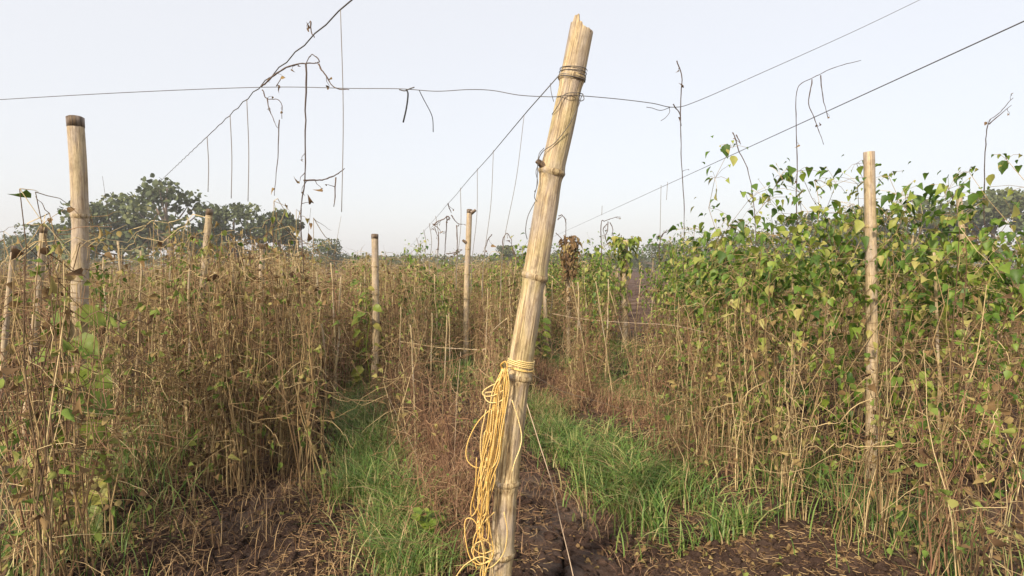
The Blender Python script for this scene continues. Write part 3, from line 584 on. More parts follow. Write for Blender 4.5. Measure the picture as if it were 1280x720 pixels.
def where(p, y):
    a, nm = min(LM, key=lambda q: abs(q[0]-p)); d = p-a
    side = 'in line with' if abs(d) < 10 else ('just ' if abs(d) < 35 else 'well ')+('right of' if d > 0 else 'left of')
    return side+' '+nm+(', nearest' if y < 3.6 else ', near' if y < 5.2 else '' if y < 7 else ', far')
def plabel(k, p, y, zs): return HW[int(np.clip((zs-.86)/.09, 0, 4))]+(' reddish' if k in (1, 5, 9, 11) else ' tan' if k % 2 else ' brown')+' dried plant '+where(p, y)
for _ in range(4):
    st, lf = dry_plant(RV, 1.05, 5, 26, 14, .16, .0034); DRY.append((st, lf, st.mesh('dry_stems', M['dry' if _ % 2 else 'dryred']), lf.mesh('dead_leaves', M['dryleaf'])))
NEARW = ['thin', 'wispy', 'forked', 'crooked', 'bent', 'straight', 'spindly', 'bare']
for n_ in range(46):
    left = n_ < 30; p = RV.uniform(476, 618) if left else RV.uniform(690, 838); y = RV.uniform(3.7, 6.4) if left else RV.uniform(5.0, 7.6)
    if any(abs(p-a) < 13 for a, b_ in PV): p += 24
    x = (p-640)/F*y; dry_thing(12+n_ % 4, x, y, RV.random()*6, RV.uniform(.8, 1.15), NEARW[n_ % 8]+' dry stalk plant '+where(p, y), 'sparse dry stalks in the '+('left' if left else 'right')+' foreground', True, 1)
farst, farlf = MB(), MB(); cnt = 0
for (y, x, p, u) in spots:
    k = int(RV.integers(0, 8)); rz = RV.random()*2*PI; sc = .9+.2*RV.random(); zs = .95+.18*RV.random()
    if u < -1 and y < 5: zs *= 1.12
    if p > 640: zs *= .92
    if cnt < 290:
        gname = 'dried plants of the '+('left rows' if p < 438 else 'middle thicket' if p < 650 else 'right rows')
        dry_thing(k, x, y, rz, sc, plabel(k, p, y, zs), gname, cnt < 220, zs); cnt += 1
    else:
        Mm = Mx(x, y, gz(x, y)-.02, rz, sc, zs*(1 if y < 20 else .96)); farst.merge(DRY[k][0], Mm)
        if y < 16: farlf.merge(DRY[k][1], Mm)
o = farst.obj('dried_thicket', M['dry']); tag(o, 'mass of dried brown stalks filling the rows towards the trees', 'dried plants', kind='stuff')
o = farlf.obj('dead_leaf_cover', M['dryleaf']); tag(o, 'dead shrivelled leaves hanging all through the dried rows', 'dead leaves', kind='stuff')
# low reddish dead weeds in the foreground
for (px, py, k, sc, zs, lb) in ((566, 712, 9, .7, .8, 'reddish dead weed at the bottom edge left of the rope'), (552, 678, 11, .75, .9, 'low reddish dead weed beside the bright green weed'), (590, 655, 9, .6, .9, 'thin reddish weed half behind the rope strands'), (574, 600, 11, .9, 1., 'branching reddish weed behind the upright pale thread'), (535, 625, 10, .7, .9, 'wispy tan weed at the inner side of the left grass'), (560, 640, 9, .95, 1.15, 'reddish dead weed bush standing left of the rope'), (545, 600, 11, .9, 1., 'reddish dead weed behind the left grass strip'), (530, 560, 9, .9, 1.1, 'reddish dead weed among thin stakes at left'), (500, 530, 11, .9, 1., 'dead weed at the foot of the leafy left post'),
        (575, 560, 10, .9, 1., 'dead weed upright behind the rope'), (600, 540, 9, .8, 1., 'dead weed clump against the far side of the rope'), (585, 690, 11, .6, .8, 'low reddish dead weed at the foot of the rope'), (832, 600, 11, .8, .9, 'reddish dead weed at the right grass strip end'),
        (815, 560, 9, .9, 1.1, 'tall reddish dead weed behind the right grass strip'), (790, 525, 10, .8, .8, 'dead weed leaning between the two right grass patches'), (838, 520, 9, 1., 1.3, 'reddish dead stalks left of the right field edge'), (740, 500, 10, .7, .7, 'small dead weed behind the middle bare mud'), (700, 490, 11, .7, .7, 'small dead weed just right of the leaning post'), (545, 520, 8, .9, 1., 'dead weed in the middle of the left thicket edge'), (480, 545, 10, .7, .7, 'small dead weed on the left grass strip')):
    Yd = EYE*F/(py-330); q = at(px, py, Yd); dry_thing(k, q[0], q[1], RV.random()*6, sc, lb, None, True, zs)

# thin cane stakes
stake_var = []
for k in range(5):
    mb = MB(); K = 9; z = np.linspace(-.1, 1.5+.12*k, K); wob = np.cumsum(RV.normal(size=(K, 2))*.010, 0)
    tube(mb, np.stack([wob[:, 0], wob[:, 1], z], -1), np.linspace(.0125, .008, K), 8); stake_var.append(mb.mesh('cane', M['stake']))
def stake(x, y, k, lean, sc, label, group):
    o = bpy.data.objects.new('cane_stake', stake_var[k]); C.objects.link(o); o.location = (x, y, gz(x, y)); o.rotation_euler = (RV.normal()*.04, lean, RV.random()*.6); o.scale = (1, 1, sc); tag(o, label, 'stake', group); return o
for px, Yd, top in ((447, 7.2, 345), (455, 6.9, 338), (488, 8, 344), (500, 9, 340), (507, 8.5, 348), (520, 7.4, 336), (516, 10, 342), (541, 7.8, 342), (533, 9, 350), (554, 9, 342), (566, 10, 340), (604, 8.4, 348), (613, 9, 344), (622, 7.6, 350), (637, 7.6, 345), (598, 11, 338), (573, 12, 340), (495, 12, 338), (730, 8.6, 330), (744, 9, 340), (692, 8.4, 345), (817, 10, 322), (768, 10.5, 335), (800, 11, 330), (757, 7, 350), (836, 7.6, 340), (720, 7.2, 352)):
    q = at(px, top, Yd); k = int(RV.integers(0, 5)); hh = q[2]-gz(q[0], q[1]); lean = RV.normal()*.05
    side = 'in the dry thicket left of the leaning post' if px < 650 else 'among the vines right of the leaning post'
    stake(q[0]-lean*hh, Yd, k, lean, hh/(1.5+.12*k), ('short' if top > 341 else 'taller')+' thin pale cane '+where(px, Yd), 'thin cane stakes '+side)
ST_L = 'thin pale cane stake standing in the left rows'; ST_R = 'thin pale cane stake standing in the right rows'
for px, Yd, top in ((150, 4.1, 300), (172, 5, 310), (205, 5.2, 330), (232, 4.3, 315), (290, 5.2, 325), (300, 6, 300), (345, 4.8, 330), (355, 6, 315), (368, 5.6, 300), (395, 5.2, 340), (412, 6.2, 330), (422, 5.4, 345), (130, 6, 320), (70, 6, 320), (940, 5, 300), (975, 5.5, 310), (1010, 4.2, 330), (1040, 5.5, 300), (1140, 4.5, 290), (1170, 3.6, 320), (1245, 4, 300), (880, 6, 320), (905, 5.2, 340)):
    q = at(px, top, Yd); k = int(RV.integers(0, 5)); hh = q[2]-gz(q[0], q[1]); lean = RV.normal()*.06
    stake(q[0]-lean*hh, Yd, k, lean, hh/(1.5+.12*k), ('short' if top > 318 else 'taller')+' thin pale cane '+where(px, Yd), 'thin cane stakes in the left rows' if px < 500 else 'thin cane stakes in the right rows')
for px, Yd, a, lb in ((496, 5.6, .03, 'slim pale cane by the foot of the leafy left post'), (563, 5.4, -.03, 'slim pale cane under the left end of the fallen branch'), (604, 5.8, .04, 'slim pale cane behind the top of the rope'), (520, 3.9, (-.05), 'near thin upright cane at the left of the thicket'), (536, 5.0, .02, 'near thin greenish cane in the middle of the left thicket'), (552, 4.6, .05, 'near thin cane leaning right, left of the rope'), (742, 6, -.22, 'cane leaning left above the right grass strip'), (800, 6.6, -.3, 'long cane leaning left at the right post foot'), (770, 5.6, -.18, 'thin cane slanting over the green patch on the right')):
    x = (px-640)/F*Yd; q_ = stake(x, Yd, 1, a, .62 if px < 600 else .8, lb, None); q_.scale = (.55, .55, q_.scale[2])

# ------------------------------------------------------------------ leafy green vines
def vine_stems(rng, H, n, spread=.16):
    mb = MB(); K = 12; z = np.linspace(0, 1, K)[None]; ph = rng.random((n, 1))*6.28
    P = np.zeros((n, K, 3)); P[..., 0] = spread*np.cos(ph+z*7)*(.4+z)+np.cumsum((rng.random((n, K))-.5)*.05, 1); P[..., 1] = spread*np.sin(ph+z*7)*(.4+z)+np.cumsum((rng.random((n, K))-.5)*.05, 1)
    P[..., 2] = z*H*(.7+.35*rng.random((n, 1))); tubes(mb, P, np.broadcast_to(.004*(1.1-.6*z), (n, K)), 3, rng.random(n)); return mb, P
def vine_leaf_frames(rng, P, N, zlo, H, sm):
    n, K = P.shape[:2]; w_ = np.clip((P[..., 2]/H-zlo)/.3, .02, 1).ravel(); w_ = w_+.3; w_ /= w_.sum(); i = rng.choice(n*K, N, p=w_)
    root_ = P.reshape(-1, 3)[i]; pos = root_+rng.normal(size=(N, 3))*[.08, .08, .05]
    out = unit(pos*[1, 1, 0]+rng.normal(size=(N, 3))*.12); D = out+np.array([0, 0, -.6])+rng.normal(size=(N, 3))*.35
    Nn = out*.6+np.array([0, 0, 1.])+rng.normal(size=(N, 3))*.3
    mid = (root_+pos)/2+[0, 0, .012]; tubes(sm, np.stack([root_, mid, pos], 1)[::2], np.full((N, 3), .0012)[::2], 3, rng.random(N)[::2])
    return pos, D, Nn
VINES = []
for k in range(6):
    H = 1.75; sm, P = vine_stems(RV, H, 8); lm = MB(); N = 440
    pos, D, Nn = vine_leaf_frames(RV, P, N, .45, H, sm); leaves(lm, pos, D, Nn, .018+.062*RV.random(N)**1.6, RV.random(N), RV.random(N)*.5)
    VINES.append((sm, lm, sm.mesh('stems', M['dry']), lm.mesh('foliage', M['leaf'])))
def vine(x, y, k, sc, zs, label, group):
    if any(abs(pxof(x, y)-a) < 27 and y < b_ for a, b_ in ((781, 9.35), (683, 8.2), (711, 9))) : return None
    o = empty('green_vine', (x, y, gz(x, y)), label, 'vine', group); o.rotation_euler = (0, 0, RV.random()*6); o.scale = (sc, sc, sc*zs)
    for nm, i in (('stems', 2), ('foliage', 3)):
        c = bpy.data.objects.new(nm, VINES[k][i]); C.objects.link(c); c.parent = o
    return o
GR, GN = 'green vines over the right-hand rows', 'green vines in the near right row'
vcount = 0
for u, v0, v1, step in ((4.2, 5.2, 12, .42), (6.3, 6.0, 11, .6), (2.7, 5.6, 15, .5), (8.2, 4, 12, .8)):
    v = v0
    while v < v1:
        x, y = xy(u+RV.normal()*.12, v); v += step*(.7+.6*RV.random()); p = pxof(x, y)
        if p < 655 or (x > 2.6 and y > 12) or (p > 788 and p < 826): continue
        top = 1.5+(330-(RV.normal()*7+(316 if p < 800 else 306)))/F*y
        vine(x, y, int(RV.integers(0, 6)), .95, np.clip(top, 1.35, 1.9)/1.75, ('yellowish' if RV.random() < .5 else 'deep')+' green vine '+where(p, y), GR); vcount += 1
NR = [(902, 4.6, 230, 'narrow'), (916, 4.3, 185, 'tall dark'), (884, 5.6, 285, 'low'), (948, 3.9, 250, 'bushy'), (975, 4.4, 222, 'spreading'), (1008, 3.7, 214, 'broad'), (1040, 4.1, 205, 'dense'), (1082, 3.95, 172, 'tallest'), (1112, 4.2, 196, 'upright'), (1140, 4.0, 212, 'drooping'), (1178, 3.5, 232, 'light green'), (1236, 3.7, 205, 'heavy'), (1262, 3.4, 188, 'tall'), (1210, 4.3, 225, 'thin')]
for px, Yd, py, w_ in NR:
    x = (px-640)/F*Yd; k = int(RV.integers(0, 6)); top = at(px, py, Yd)[2]-gz(x, Yd)
    side = 'left of the near right post' if px < 1070 else 'wrapped round the near right post' if px < 1095 else 'right of the near right post'
    vine(x, Yd, k, .95, top/1.85/.95, w_+' leafy vine '+side, GN)
for px, Yd, sc, zs, lb in ((770, 9.0, .7, 1.08, 'green vine left of the leafy-topped post head'), (745, 8.4, .8, 1.05, 'rounded green vine under the forked dead vine'), (840, 8.0, .6, 1.12, 'tall yellow-green vine right of the field gap'), (832, 6.8, .5, 1.0, 'slim yellow-green vine at the near side of the field gap'), (690, 7.6, .6, .98, 'leafy vine just right of the thick leaning post'), (700, 6.9, .6, .95, 'leafy vine under the hooked vine tip'), (728, 7.4, .7, 1.0, 'green vine left of the forked dead vine'), (752, 7.2, .7, .98, 'green vine below the forked dead vine'), (812, 7.8, .6, .9, 'low green vine in front of the field gap'), (668, 9.5, .7, 1.0, 'green vine seen past the leaning post'), (738, 9.8, .8, 1.08, 'green vine rising behind the slanting canes'),
        (724, 5.6, .5, .6, 'low leafy growth behind the right grass strip'), (765, 6.0, .5, .65, 'low leafy growth among the slanting canes'), (806, 5.9, .5, .6, 'low leafy growth left of the gap in the vines'), (553, 7.6, .5, .8, 'slim green vine left of the slim post'), (508, 7.0, .45, .72, 'slim green vine right of the leafy left post'), (622, 8.0, .5, .8, 'slim green vine left of the rope top'), (456, 6.9, .5, .85, 'bright vine left of the leafy left post'), (536, 8.3, .75, .95, 'small green vine with yellowish leaves left of the slim post'), (517, 8.8, .7, 1., 'slim green vine climbing a cane at left'), (600, 9.5, .7, .92, 'green vine just right of the slim post'), (636, 9.2, .8, .98, 'green vine close behind the leaning post at left'), (560, 12, .9, .95, 'distant green vine behind the dead draped vine'), (490, 13, .9, .92, 'distant green vine behind the leafy left post'),
        (245, 4.8, .6, .9, 'green vine on the leaning post of the left row'), (120, 4.0, .55, .9, 'green vine beside the tall near left post')):
    x = (px-640)/F*Yd; vine(x, Yd, int(RV.integers(0, 6)), sc, zs/sc, lb, None)

# foliage heaped on two of the posts
def heap(px, Yd, pyt, pyb, wid, n, mat, label, low=.3, size=.06):
    x = (px-640)/F*Yd; z0 = gz(x, Yd); zt = at(px, pyt, Yd)[2]-z0; zb = at(px, pyb, Yd)[2]-z0; o = empty('climbing_vine', (x, Yd, z0), label, 'vine'); sm, lm = MB(), MB()
    t = np.linspace(0, 1, 40); P = np.stack([np.stack([.075*np.cos(t*16+a), .075*np.sin(t*16+a)-.01, t*zt*(1-.05*a)], -1) for a in (0, 1.6, 3.1, 4.4)]); tubes(sm, P, np.full(P.shape[:2], .006), 4, RV.random(4)); sm.obj('stems', M['dry'], o)
    hi = RV.random(n) > low; z = np.where(hi, zb+(zt-zb)*RV.random(n)**.8, zt*(.35+.6*RV.random(n))); r_ = np.where(hi, wid, .10)*(.3+.7*RV.random(n)); a = RV.random(n)*6.28
    pos = np.stack([r_*np.cos(a), r_*np.sin(a), z], -1); D = np.stack([np.cos(a), np.sin(a), -.5+RV.normal(size=n)*.5], -1); leaves(lm, pos, D, np.stack([np.cos(a)*.5, np.sin(a)*.5, np.ones(n)], -1)+RV.normal(size=(n, 3))*.4, size*(.4+RV.random(n)), RV.random(n)*(.5 if mat == 'dryleaf' else 1), RV.random(n)); lm.obj('foliage', M[mat], o)
heap(781, 9.38, 294, 318, .26, 190, 'leafyellow', 'yellowish vine heaped over the top of the leafy-topped post', .35, .085)
heap(712, 8.95, 294, 345, .13, 260, 'dryleaf', 'dead grey-brown vine bunched round the vine-wrapped post', .2, .075)
# big-leaved climber at the foot of the left post: each leaf a part
def broad_leaf(mb, pos, D, Nn, size, rnd, curl):
    D = unit(np.asarray(D, float)); X = unit(np.cross(D, Nn)); Z = np.cross(X, D); nt_, nw = 11, 7
    t = np.linspace(0, 1, nt_)[:, None]; q = np.linspace(-1, 1, nw)[None]; wd = .46*np.sin(PI*np.clip(t, .0, 1)**.62)**.8*(1+.06*np.sin(t*24+q))
    lx = q*wd; ly = t-.16*np.abs(q)*(1-t)**3; lz = curl*(.5*np.abs(lx)-.5*ly**2)+.025*np.sin(q*5+t*9)+.02*np.sin(t*17)*np.abs(q)
    V = pos+(X*lx[..., None]+D*ly[..., None]+Z*lz[..., None])*size; i = np.arange(nt_-1)[:, None]*nw+np.arange(nw-1)[None]
    mb.add(V, np.stack([i, i+1, i+nw+1, i+nw], -1).reshape(-1, 4), np.clip(rnd+(R.random()-.5)*.1+.12*np.abs(q)*np.ones((nt_, 1)), 0, 1).ravel())
def big_leaf_plant(name, x, y, specs, label, catg, mat, stem_h, Yref, rad=.006):
    z0 = gz(x, y); root = empty(name, (x, y, z0), label, catg); sm = MB()
    K = 10; z = np.linspace(0, stem_h, K); sp = np.stack([.02*np.sin(z*9), -.05+.02*np.cos(z*9), z], -1); tube(sm, sp, np.linspace(rad, rad*.5, K), 6)
    sm.obj('stem', M['leafyellow'], root)
    for (dx, dz, ln, az, droop, rn) in specs:
        lm = MB(); pos = np.array([[dx, -.06, dz]]); D = np.array([[math.cos(az), math.sin(az), droop]])
        tube(lm, cat([[.0, -.05, dz-.03], [dx*.5, -.06, dz], [dx, -.06, dz]], 4), .002, 5, .5)
        broad_leaf(lm, pos[0], D[0], np.array([RV.normal()*.3, -.7, 1.]), ln, rn, .3+.5*RV.random()); lm.obj('leaf', M[mat], root)
    return root
specs = []
for k in range(17):
    zz = .10+k*.074; s = -1 if k % 3 else 1
    specs.append((s*(.02+.09*RV.random()), zz, .10+.07*RV.random()-.03*(k > 9), (PI if s < 0 else 0)+RV.normal()*.6, -.25-.3*RV.random(), RV.random()))
q = at(462, 488, 6.4); big_leaf_plant('climbing_plant', q[0], 6.4, specs, 'broad-leaved yellow-green climber on the leafy left post', 'climbing plant', 'leafyellow', 1.2, 6.4)
specs = []
for k in range(22):
    s = -1 if k % 3 else 1
    specs.append((s*(.03+.05*RV.random()), .08+k*.052, .13+.05*RV.random(), (PI if s < 0 else 0)+RV.normal()*.5, -.25-.3*RV.random(), RV.random()*.8))
q = at(78, 700, 2.8); big_leaf_plant('climbing_plant', q[0], 2.95, specs, 'broad-leaved green climber on the tall near left post', 'climbing plant', 'leafyellow', 1.3, 3)
specs = [(.04*(-1)**k, .16+k*.05, .12, (PI if k % 2 else 0)+RV.normal()*.4, -.3, RV.random()*.7) for k in range(12)]
q = at(676, 452, 8); big_leaf_plant('climbing_plant', q[0], 8, specs, 'broad-leaved plant with pale drooping leaves on the short greenish post', 'climbing plant', 'leafyellow', .8, 8)
# bright weed at the bottom
wy_ = 2.75; q = at(537, 690, wy_); wroot = empty('weed', (q[0], wy_, gz(q[0], wy_)), 'small bright green leafy weed at the bottom of the picture left of the rope', 'weed')
sm = MB(); tips = []
for k in range(11):
    a = R.random()*6.28; h = .10+.13*R.random(); rr = .03+.07*R.random(); p = cat([[0, 0, 0], [rr*.4*math.cos(a), rr*.4*math.sin(a), h*.6], [rr*math.cos(a), rr*math.sin(a), h]], 4); tube(sm, p, .0018, 5); tips.append(p[-1]); tips.append(p[5])
sm.obj('stem', M['leafyellow'], wroot)
for t_ in tips:
    for k in range(3):
        lm = MB(); a = R.random()*6.28+k*2.1
        broad_leaf(lm, t_, np.array([math.cos(a), math.sin(a), .25]), np.array([0, -.4, 1.]), .034+.018*R.random(), R.random()*.6, .4); lm.obj('leaf', M['leafyellow'], wroot)

# ------------------------------------------------------------------ grass, straw
def grass_patch(name, pts_uv, n, hmin, hmax, label, wmax=.0032, bend=.5, mat='grass', dens=.36):
    """pts_uv: (u centre, half width, v from, v to)"""
    mb = MB(); uc, hw, v0, v1 = pts_uv
    u = uc+R.normal(size=n*3)*hw*.55; v = v0+(v1-v0)*R.random(n*3); x = CT*u-ST*v; y = ST*u+CT*v
    k = fbm(x*3.1, y*3.1, 17) > (dens-.12+.26*R.random(n*3)); x, y = x[k][:n], y[k][:n]; N = len(x)
    tuft = fbm(x*8, y*8, 29); cx = x+R.normal(size=N)*.01
    b_ = np.stack([cx, y, soil(cx, y)-.01], -1); H = (hmin+(hmax-hmin)*R.random(N))*(.55+.9*tuft); a = R.random(N)*2*PI; d = np.stack([np.cos(a), np.sin(a), np.zeros(N)], -1)
    K = 5; t = np.linspace(0, 1, K)[None, :, None]; bd = (bend*(.2+R.random(N)))[:, None, None]*H[:, None, None]
    P = b_[:, None]+d[:, None]*bd*t**2*1.1+np.array([0, 0, 1.])*(H[:, None, None]*(t-.42*bend*t**3)); P += d[:, None]*.02*t
    W = (wmax*(.5+.6*R.random(N)))[:, None]*np.array([1, 1, .85, .55, .05])[None]
    S = unit(np.stack([-np.sin(a), np.cos(a), R.normal(size=N)*.25], -1)); strips(mb, P, W, S, np.clip(R.random(N)**1.1*.9+.35*(R.random(N) > .88), 0, 1))
    o = mb.obj(name, M[mat]); tag(o, label, 'grass', kind='stuff'); return o
grass_patch('grass', (1.86, .34, 2.4, 4.4), 3300, .14, .34, 'long green grass strip right of the cracked mud', .0042, .9)
grass_patch('grass', (1.84, .24, 4.2, 6.8), 3000, .10, .26, 'narrow far end of the right grass strip beside the post', .003, .75)
grass_patch('grass', (3.1, .42, 4.8, 8), 3600, .10, .26, 'green grass patch behind the middle bare furrow', .004, .7)
grass_patch('grass', (2.1, .35, 7.0, 11), 900, .08, .24, 'thin grass farther along the second row', .004, .6)
grass_patch('grass', (.28, .19, 2.3, 3.6), 2100, .12, .30, 'green grass strip at the lower left of the rope', .0034, .8)
grass_patch('grass', (.14, .22, 3.4, 5.8), 3800, .14, .34, 'green grass strip before the leafy left post', .003, .7)
grass_patch('grass', (.15, .30, 5.6, 8.5), 1500, .10, .24, 'green grass at the foot of the leafy left post', .004, .6)
grass_patch('grass', (1.45, .25, 6.2, 9.0), 1500, .15, .38, 'green grass tuft showing through the dry thicket', .005, .6)
grass_patch('grass', (4.3, .8, 4.5, 10), 3000, .10, .34, 'patches of grass under the right vines', .004, .6)
grass_patch('grass', (2.9, .5, 1.5, 4.5), 1800, .10, .34, 'grass under the near right row', .0034, .7)
grass_patch('grass', (-1.5, .5, 2.0, 8), 3200, .10, .34, 'grass under the near left row', .0034, .7)
grass_patch('grass', (-2.8, 1., 2.8, 9), 2600, .10, .30, 'grass between the left rows', .004, .6)
grass_patch('dry_grass', (1.5, .35, 2.3, 3.6), 700, .03, .12, 'tufts of dead roots and stubble on the near mud', .0014, 1.3, 'dryred')
grass_patch('dry_grass', (1.0, 1.2, 2.8, 8.0), 3500, .04, .14, 'thin dry grass scattered over the furrows', .0013, 1.1, 'straw')
grass_patch('dry_grass', (1.9, .35, 2.5, 7.0), 2600, .10, .30, 'dry blades mixed into the right grass strip', .0015, .9, 'straw')
grass_patch('dry_grass', (2.6, .4, 3.0, 9.0), 6500, .08, .34, 'dry brown grass along the second row', .0016, .8, 'dryred')
grass_patch('dry_grass', (.60, .22, 2.4, 8.0), 7500, .08, .38, 'dry brown grass along the rope row', .0016, .8, 'dryred')
grass_patch('dry_grass', (.25, .3, 2.4, 8.0), 3500, .08, .30, 'dry blades mixed into the left grass strip', .0014, .9, 'straw')
grass_patch('dry_grass', (-.8, 1., 2.4, 9.0), 5000, .06, .25, 'dry brown grass along the left rows', .0018, .8, 'straw')
def litter(n, x0, x1, y0, y1, label, ln=.07, seed=0, u_keep=None):
    mb = MB(); x = x0+(x1-x0)*R.random(n); y = y0+(y1-y0)*R.random(n)
    k = (fbm(x*2.2, y*2.2, 41+seed)+.18-.24*bare_mask(x, y)) > (.42+.25*R.random(n)); x, y = x[k], y[k]; N = len(x)
    z = soil(x, y)+.004-.012*bare_mask(x, y)*(R.random(N) < .75)+.012*R.random(N)**3; a = R.random(N)*2*PI; L = ln*(.4+R.random(N)); d = np.stack([np.cos(a), np.sin(a), R.normal(size=N)*.12+.05], -1); K = 5
    t = np.linspace(-.5, .5, K)[None, :, None]; sd = np.stack([-np.sin(a), np.cos(a), np.zeros(N)], -1); cv = (R.normal(size=N)*.7)[:, None, None]
    P = np.stack([x, y, z], -1)[:, None]+(d[:, None]*t+sd[:, None]*cv*(t*t))*L[:, None, None]; P[..., 2] = np.maximum(P[..., 2], z[:, None]-.003)
    tubes(mb, P, np.broadcast_to((.0008+.0014*R.random((N, 1)))*np.ones((1, K)), (N, K)), 3); o = mb.obj('straw_litter', M['straw']); tag(o, label, 'straw', kind='stuff')
litter(24000, -2.6, 2.8, 2.3, 5, 'bits of straw and dead stems lying on the near mud')
litter(16000, -5, 6, 5, 12, 'straw and dead stems lying under the rows', .10, 4)
def leaf_litter(n, x0, x1, y0, y1, label, big):
    mb = MB(); x = x0+(x1-x0)*R.random(n); y = y0+(y1-y0)*R.random(n); k = fbm(x*1.8, y*1.8, 47)-.17*bare_mask(x, y) > (.34+.3*R.random(n)); x, y = x[k], y[k]; N = len(x)
    leaves(mb, np.stack([x, y, soil(x, y)+.004], -1), np.stack([R.normal(size=N), R.normal(size=N), .25*R.random(N)], -1), np.stack([R.normal(size=N)*.5, R.normal(size=N)*.5, np.ones(N)], -1), big*(.3+R.random(N)), R.random(N)**1.5*.75, R.random(N)*1.6)
    tag(mb.obj('leaf_litter', M['dryleaf']), label, 'dead leaves', kind='stuff')
leaf_litter(16000, -2.8, 3.2, 2.2, 5.5, 'shrivelled dead leaves lying on the near mud', .03)
leaf_litter(9000, -6, 7, 5.5, 12, 'shrivelled dead leaves lying under the far rows', .05)
# clods of mud
mb = MB(); N = 26000; x = -2.8+6*R.random(N); y = 2.3+6*R.random(N)**1.8; z = soil(x, y)+.004-.012*bare_mask(x, y)*(R.random(N) < .75)
ico = np.array([[0, 0, 1], [1, 0, 0], [.3, .95, 0], [-.8, .6, 0], [-.8, -.6, 0], [.3, -.95, 0], [0, 0, -1]]); icf = np.array([[0, 1+k, 1+(k+1) % 5] for k in range(5)]+[[6, 1+(k+1) % 5, 1+k] for k in range(5)])
S = (.004+.034*R.random(N)**4)[:, None, None]*(1+.5*(R.random((N, 7, 3))-.5))*np.array([1, 1, .6]); a = R.random(N)*6.28; c, s = np.cos(a), np.sin(a)
V = ico[None]*S; V = np.stack([V[..., 0]*c[:, None]-V[..., 1]*s[:, None], V[..., 0]*s[:, None]+V[..., 1]*c[:, None], V[..., 2]], -1)+np.stack([x, y, z+.002], -1)[:, None]
mb.add(V, ((np.arange(N)*7)[:, None, None]+icf[None]).reshape(-1, 3), 0); tag(mb.obj('soil_clods', M['soil']), 'small crumbs and clods of brown mud', 'soil', kind='stuff')

# ------------------------------------------------------------------ distant trees
def tree(px, top, Yd, wpx, label, dens=1., sparse=False, name='tree'):
    x = (px-640)/F*Yd; zt = EYE+(330-top)/F*Yd; z0 = gz(x, Yd)-.2; H = zt-z0; Wd = wpx/F*Yd/2
    o = empty(name, (x, Yd, z0), label, 'tree', 'trees beyond the field'); tb = MB(); cb = MB()
    tr = cat([[0, 0, 0], [H*.02, 0, H*.3], [-.02*H, 0, H*.6], [0, 0, H*.9]], 4); tube(tb, tr, np.linspace(H*.035, H*.008, len(tr)), 7, .5)
    nb = 16; cl = []
    for k in range(nb):
        a = R.random()*6.28; zf = .22+.72*R.random(); rr = Wd*math.sqrt(max(.1, 1-((zf-.45)/.6)**2))*(.35+.65*R.random()); s0 = np.array([0, 0, H*(zf*.6)]); e = np.array([rr*math.cos(a), rr*math.sin(a), H*zf*.96])
        tube(tb, cat([s0, (s0+e)/2+[0, 0, -.03*H], e], 3), np.linspace(H*.012, H*.003, 7), 5, .5); cl.append((e, Wd*(.28+.25*R.random())))
    cl.append((np.array([0, 0, H*.9]), Wd*.4))
    for e, rr in cl:
        n = int((70 if sparse else 230)*dens); d = unit(R.normal(size=(n, 3)))*(R.random((n, 1))**.45); pos = e+d*rr*[1, 1, .75]; pos[:, 2] = np.minimum(pos[:, 2], H)
        sz = (H*.05)*(.4+R.random(n)); leaves(cb, pos, R.normal(size=(n, 3)), R.normal(size=(n, 3)), sz, np.clip(R.random(n)*.6+.4*(R.random()-.2), 0, 1))
    tb.obj('trunk', M['bark'], o); cb.obj('crown', M['tree'], o)
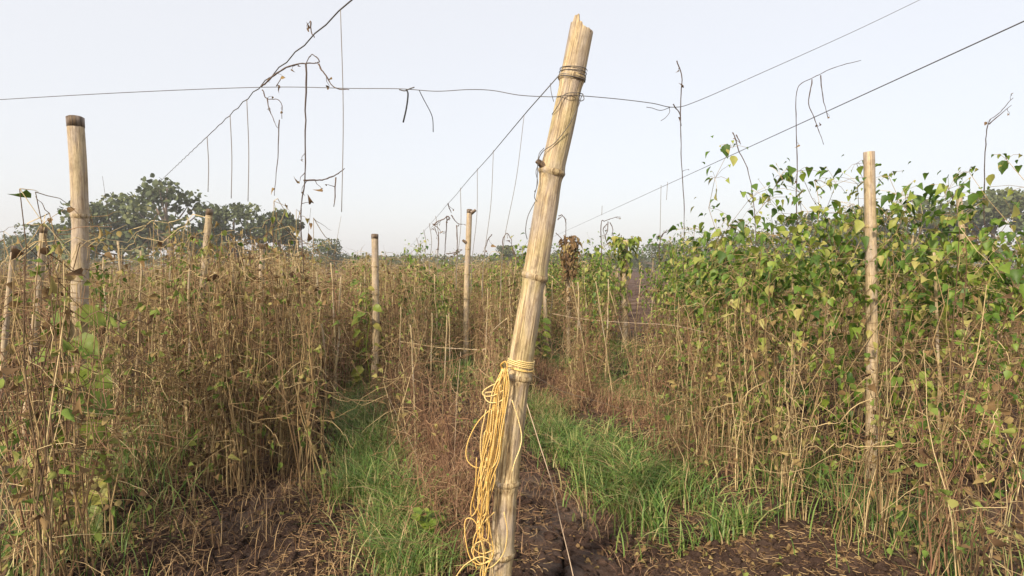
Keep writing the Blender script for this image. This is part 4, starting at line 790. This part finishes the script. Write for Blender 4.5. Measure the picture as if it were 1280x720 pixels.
TR = [(445, 332, 130, 20, 'low dark tree at the left edge of the far tree line'), (460, 330, 120, 22, 'low round tree left of the leafy left post'), (487, 321, 110, 30, 'round tree just right of the leafy left post'), (508, 316, 105, 20, 'sparse pinkish-brown tree where the sloping wire ends'),
      (534, 327, 125, 26, 'low round tree under the short threads'), (549, 328, 120, 18, 'small dark tree below the draped dead vine'), (572, 331, 120, 22, 'low tree left of the slim post'), (600, 326, 100, 26, 'tree just right of the slim post'), (627, 308, 100, 34, 'taller round tree just left of the leaning post'), (655, 318, 110, 30, 'tree hidden behind the leaning post'),
      (697, 313, 105, 24, 'dark round tree just right of the leaning post'), (735, 318, 110, 40, 'tree behind the hooked vines'), (815, 306, 100, 60, 'wide grey-green tree behind the right field'), (775, 314, 110, 40, 'tree behind the leafy-topped post'),
      (20, 296, 100, 60, 'low dark tree at the left edge'), (60, 283, 90, 70, 'low wide tree behind the thin leaning poles'), (150, 244, 75, 90, 'big dark tree right of the tall near left post'), (212, 224, 70, 75, 'tallest tree with sparse top where the left wire ends'), (295, 258, 80, 75, 'round tree under the left wire threads'), (350, 262, 80, 40, 'small dark tree below the hooked dead vine'), (400, 300, 100, 55, 'low tree at the right end of the left trees'), (428, 322, 110, 30, 'lowest tree between the left trees and the far line'), (250, 285, 90, 60, 'tree between the tallest and the round tree at left'), (105, 280, 90, 50, 'tree behind the tall near left post'),
      (870, 300, 100, 70, 'wide tree right of the crossing wire end'), (930, 290, 95, 80, 'tree behind the stubby dead stalk'), (1010, 270, 90, 90, 'wide tree behind the bent-arm dead vine'), (1150, 250, 85, 90, 'tree right of the near right post'), (1240, 240, 80, 90, 'tree at the right edge'), (1080, 262, 90, 80, 'tree right behind the near right post')]
for px, top, Yd, wd, lb in TR: tree(px, top, Yd, wd*1.25, lb, 1., px in (508, 212))
# far scrub that closes the horizon
mb = MB(); N = 26000; a = R.random(N)*2.4-1.2; d = 135+60*R.random(N); x = np.tan(a*.75)*d; y = d+0*x; hgt = 2.6+2.2*fbm(x/9, y/9, 61)
pos = np.stack([x, y, soil(x, y)+hgt*R.random(N)**.8], -1); leaves(mb, pos, R.normal(size=(N, 3)), R.normal(size=(N, 3)), .35+.5*R.random(N), R.random(N)*.7)
tag(mb.obj('far_scrub', M['tree']), 'low continuous scrub along the horizon', 'scrub', kind='stuff')

# ------------------------------------------------------------------ thin haze over the field
hm = bpy.data.materials.new('haze'); hm.use_nodes = True; hn = hm.node_tree; hn.nodes.remove(hn.nodes['Principled BSDF'])
pv = hn.nodes.new('ShaderNodeVolumePrincipled'); pv.inputs['Density'].default_value = .0011; pv.inputs['Color'].default_value = (.93, .93, .95, 1); pv.inputs['Anisotropy'].default_value = .1
hn.links.new(pv.outputs[0], hn.nodes['Material Output'].inputs['Volume'])
hb = MB(); hv = np.array([[a, b_, c] for c in (-4, 14) for a, b_ in ((-950, -950), (950, -950), (950, 950), (-950, 950))], float)
hb.add(hv, np.array([[3, 2, 1, 0], [4, 5, 6, 7], [0, 1, 5, 4], [1, 2, 6, 5], [2, 3, 7, 6], [3, 0, 4, 7]])); tag(hb.obj('haze', hm, None, False), 'thin pale morning haze over the field', 'haze', kind='stuff')

same = {}
for o in C.objects:
    if o.parent is None and 'category' in o and o.get('label'): same.setdefault(o['label'], []).append(o)
for lb, os_ in same.items():
    os_.sort(key=lambda o: o.location.y)
    for k, o in enumerate(os_):
        if len(os_) > 1: o['label'] = lb+', '+['frontmost', '2nd back', '3rd back', '4th back', '5th back', '6th back', '7th back', '8th back', '9th back', 'rearmost'][min(k, 9)]
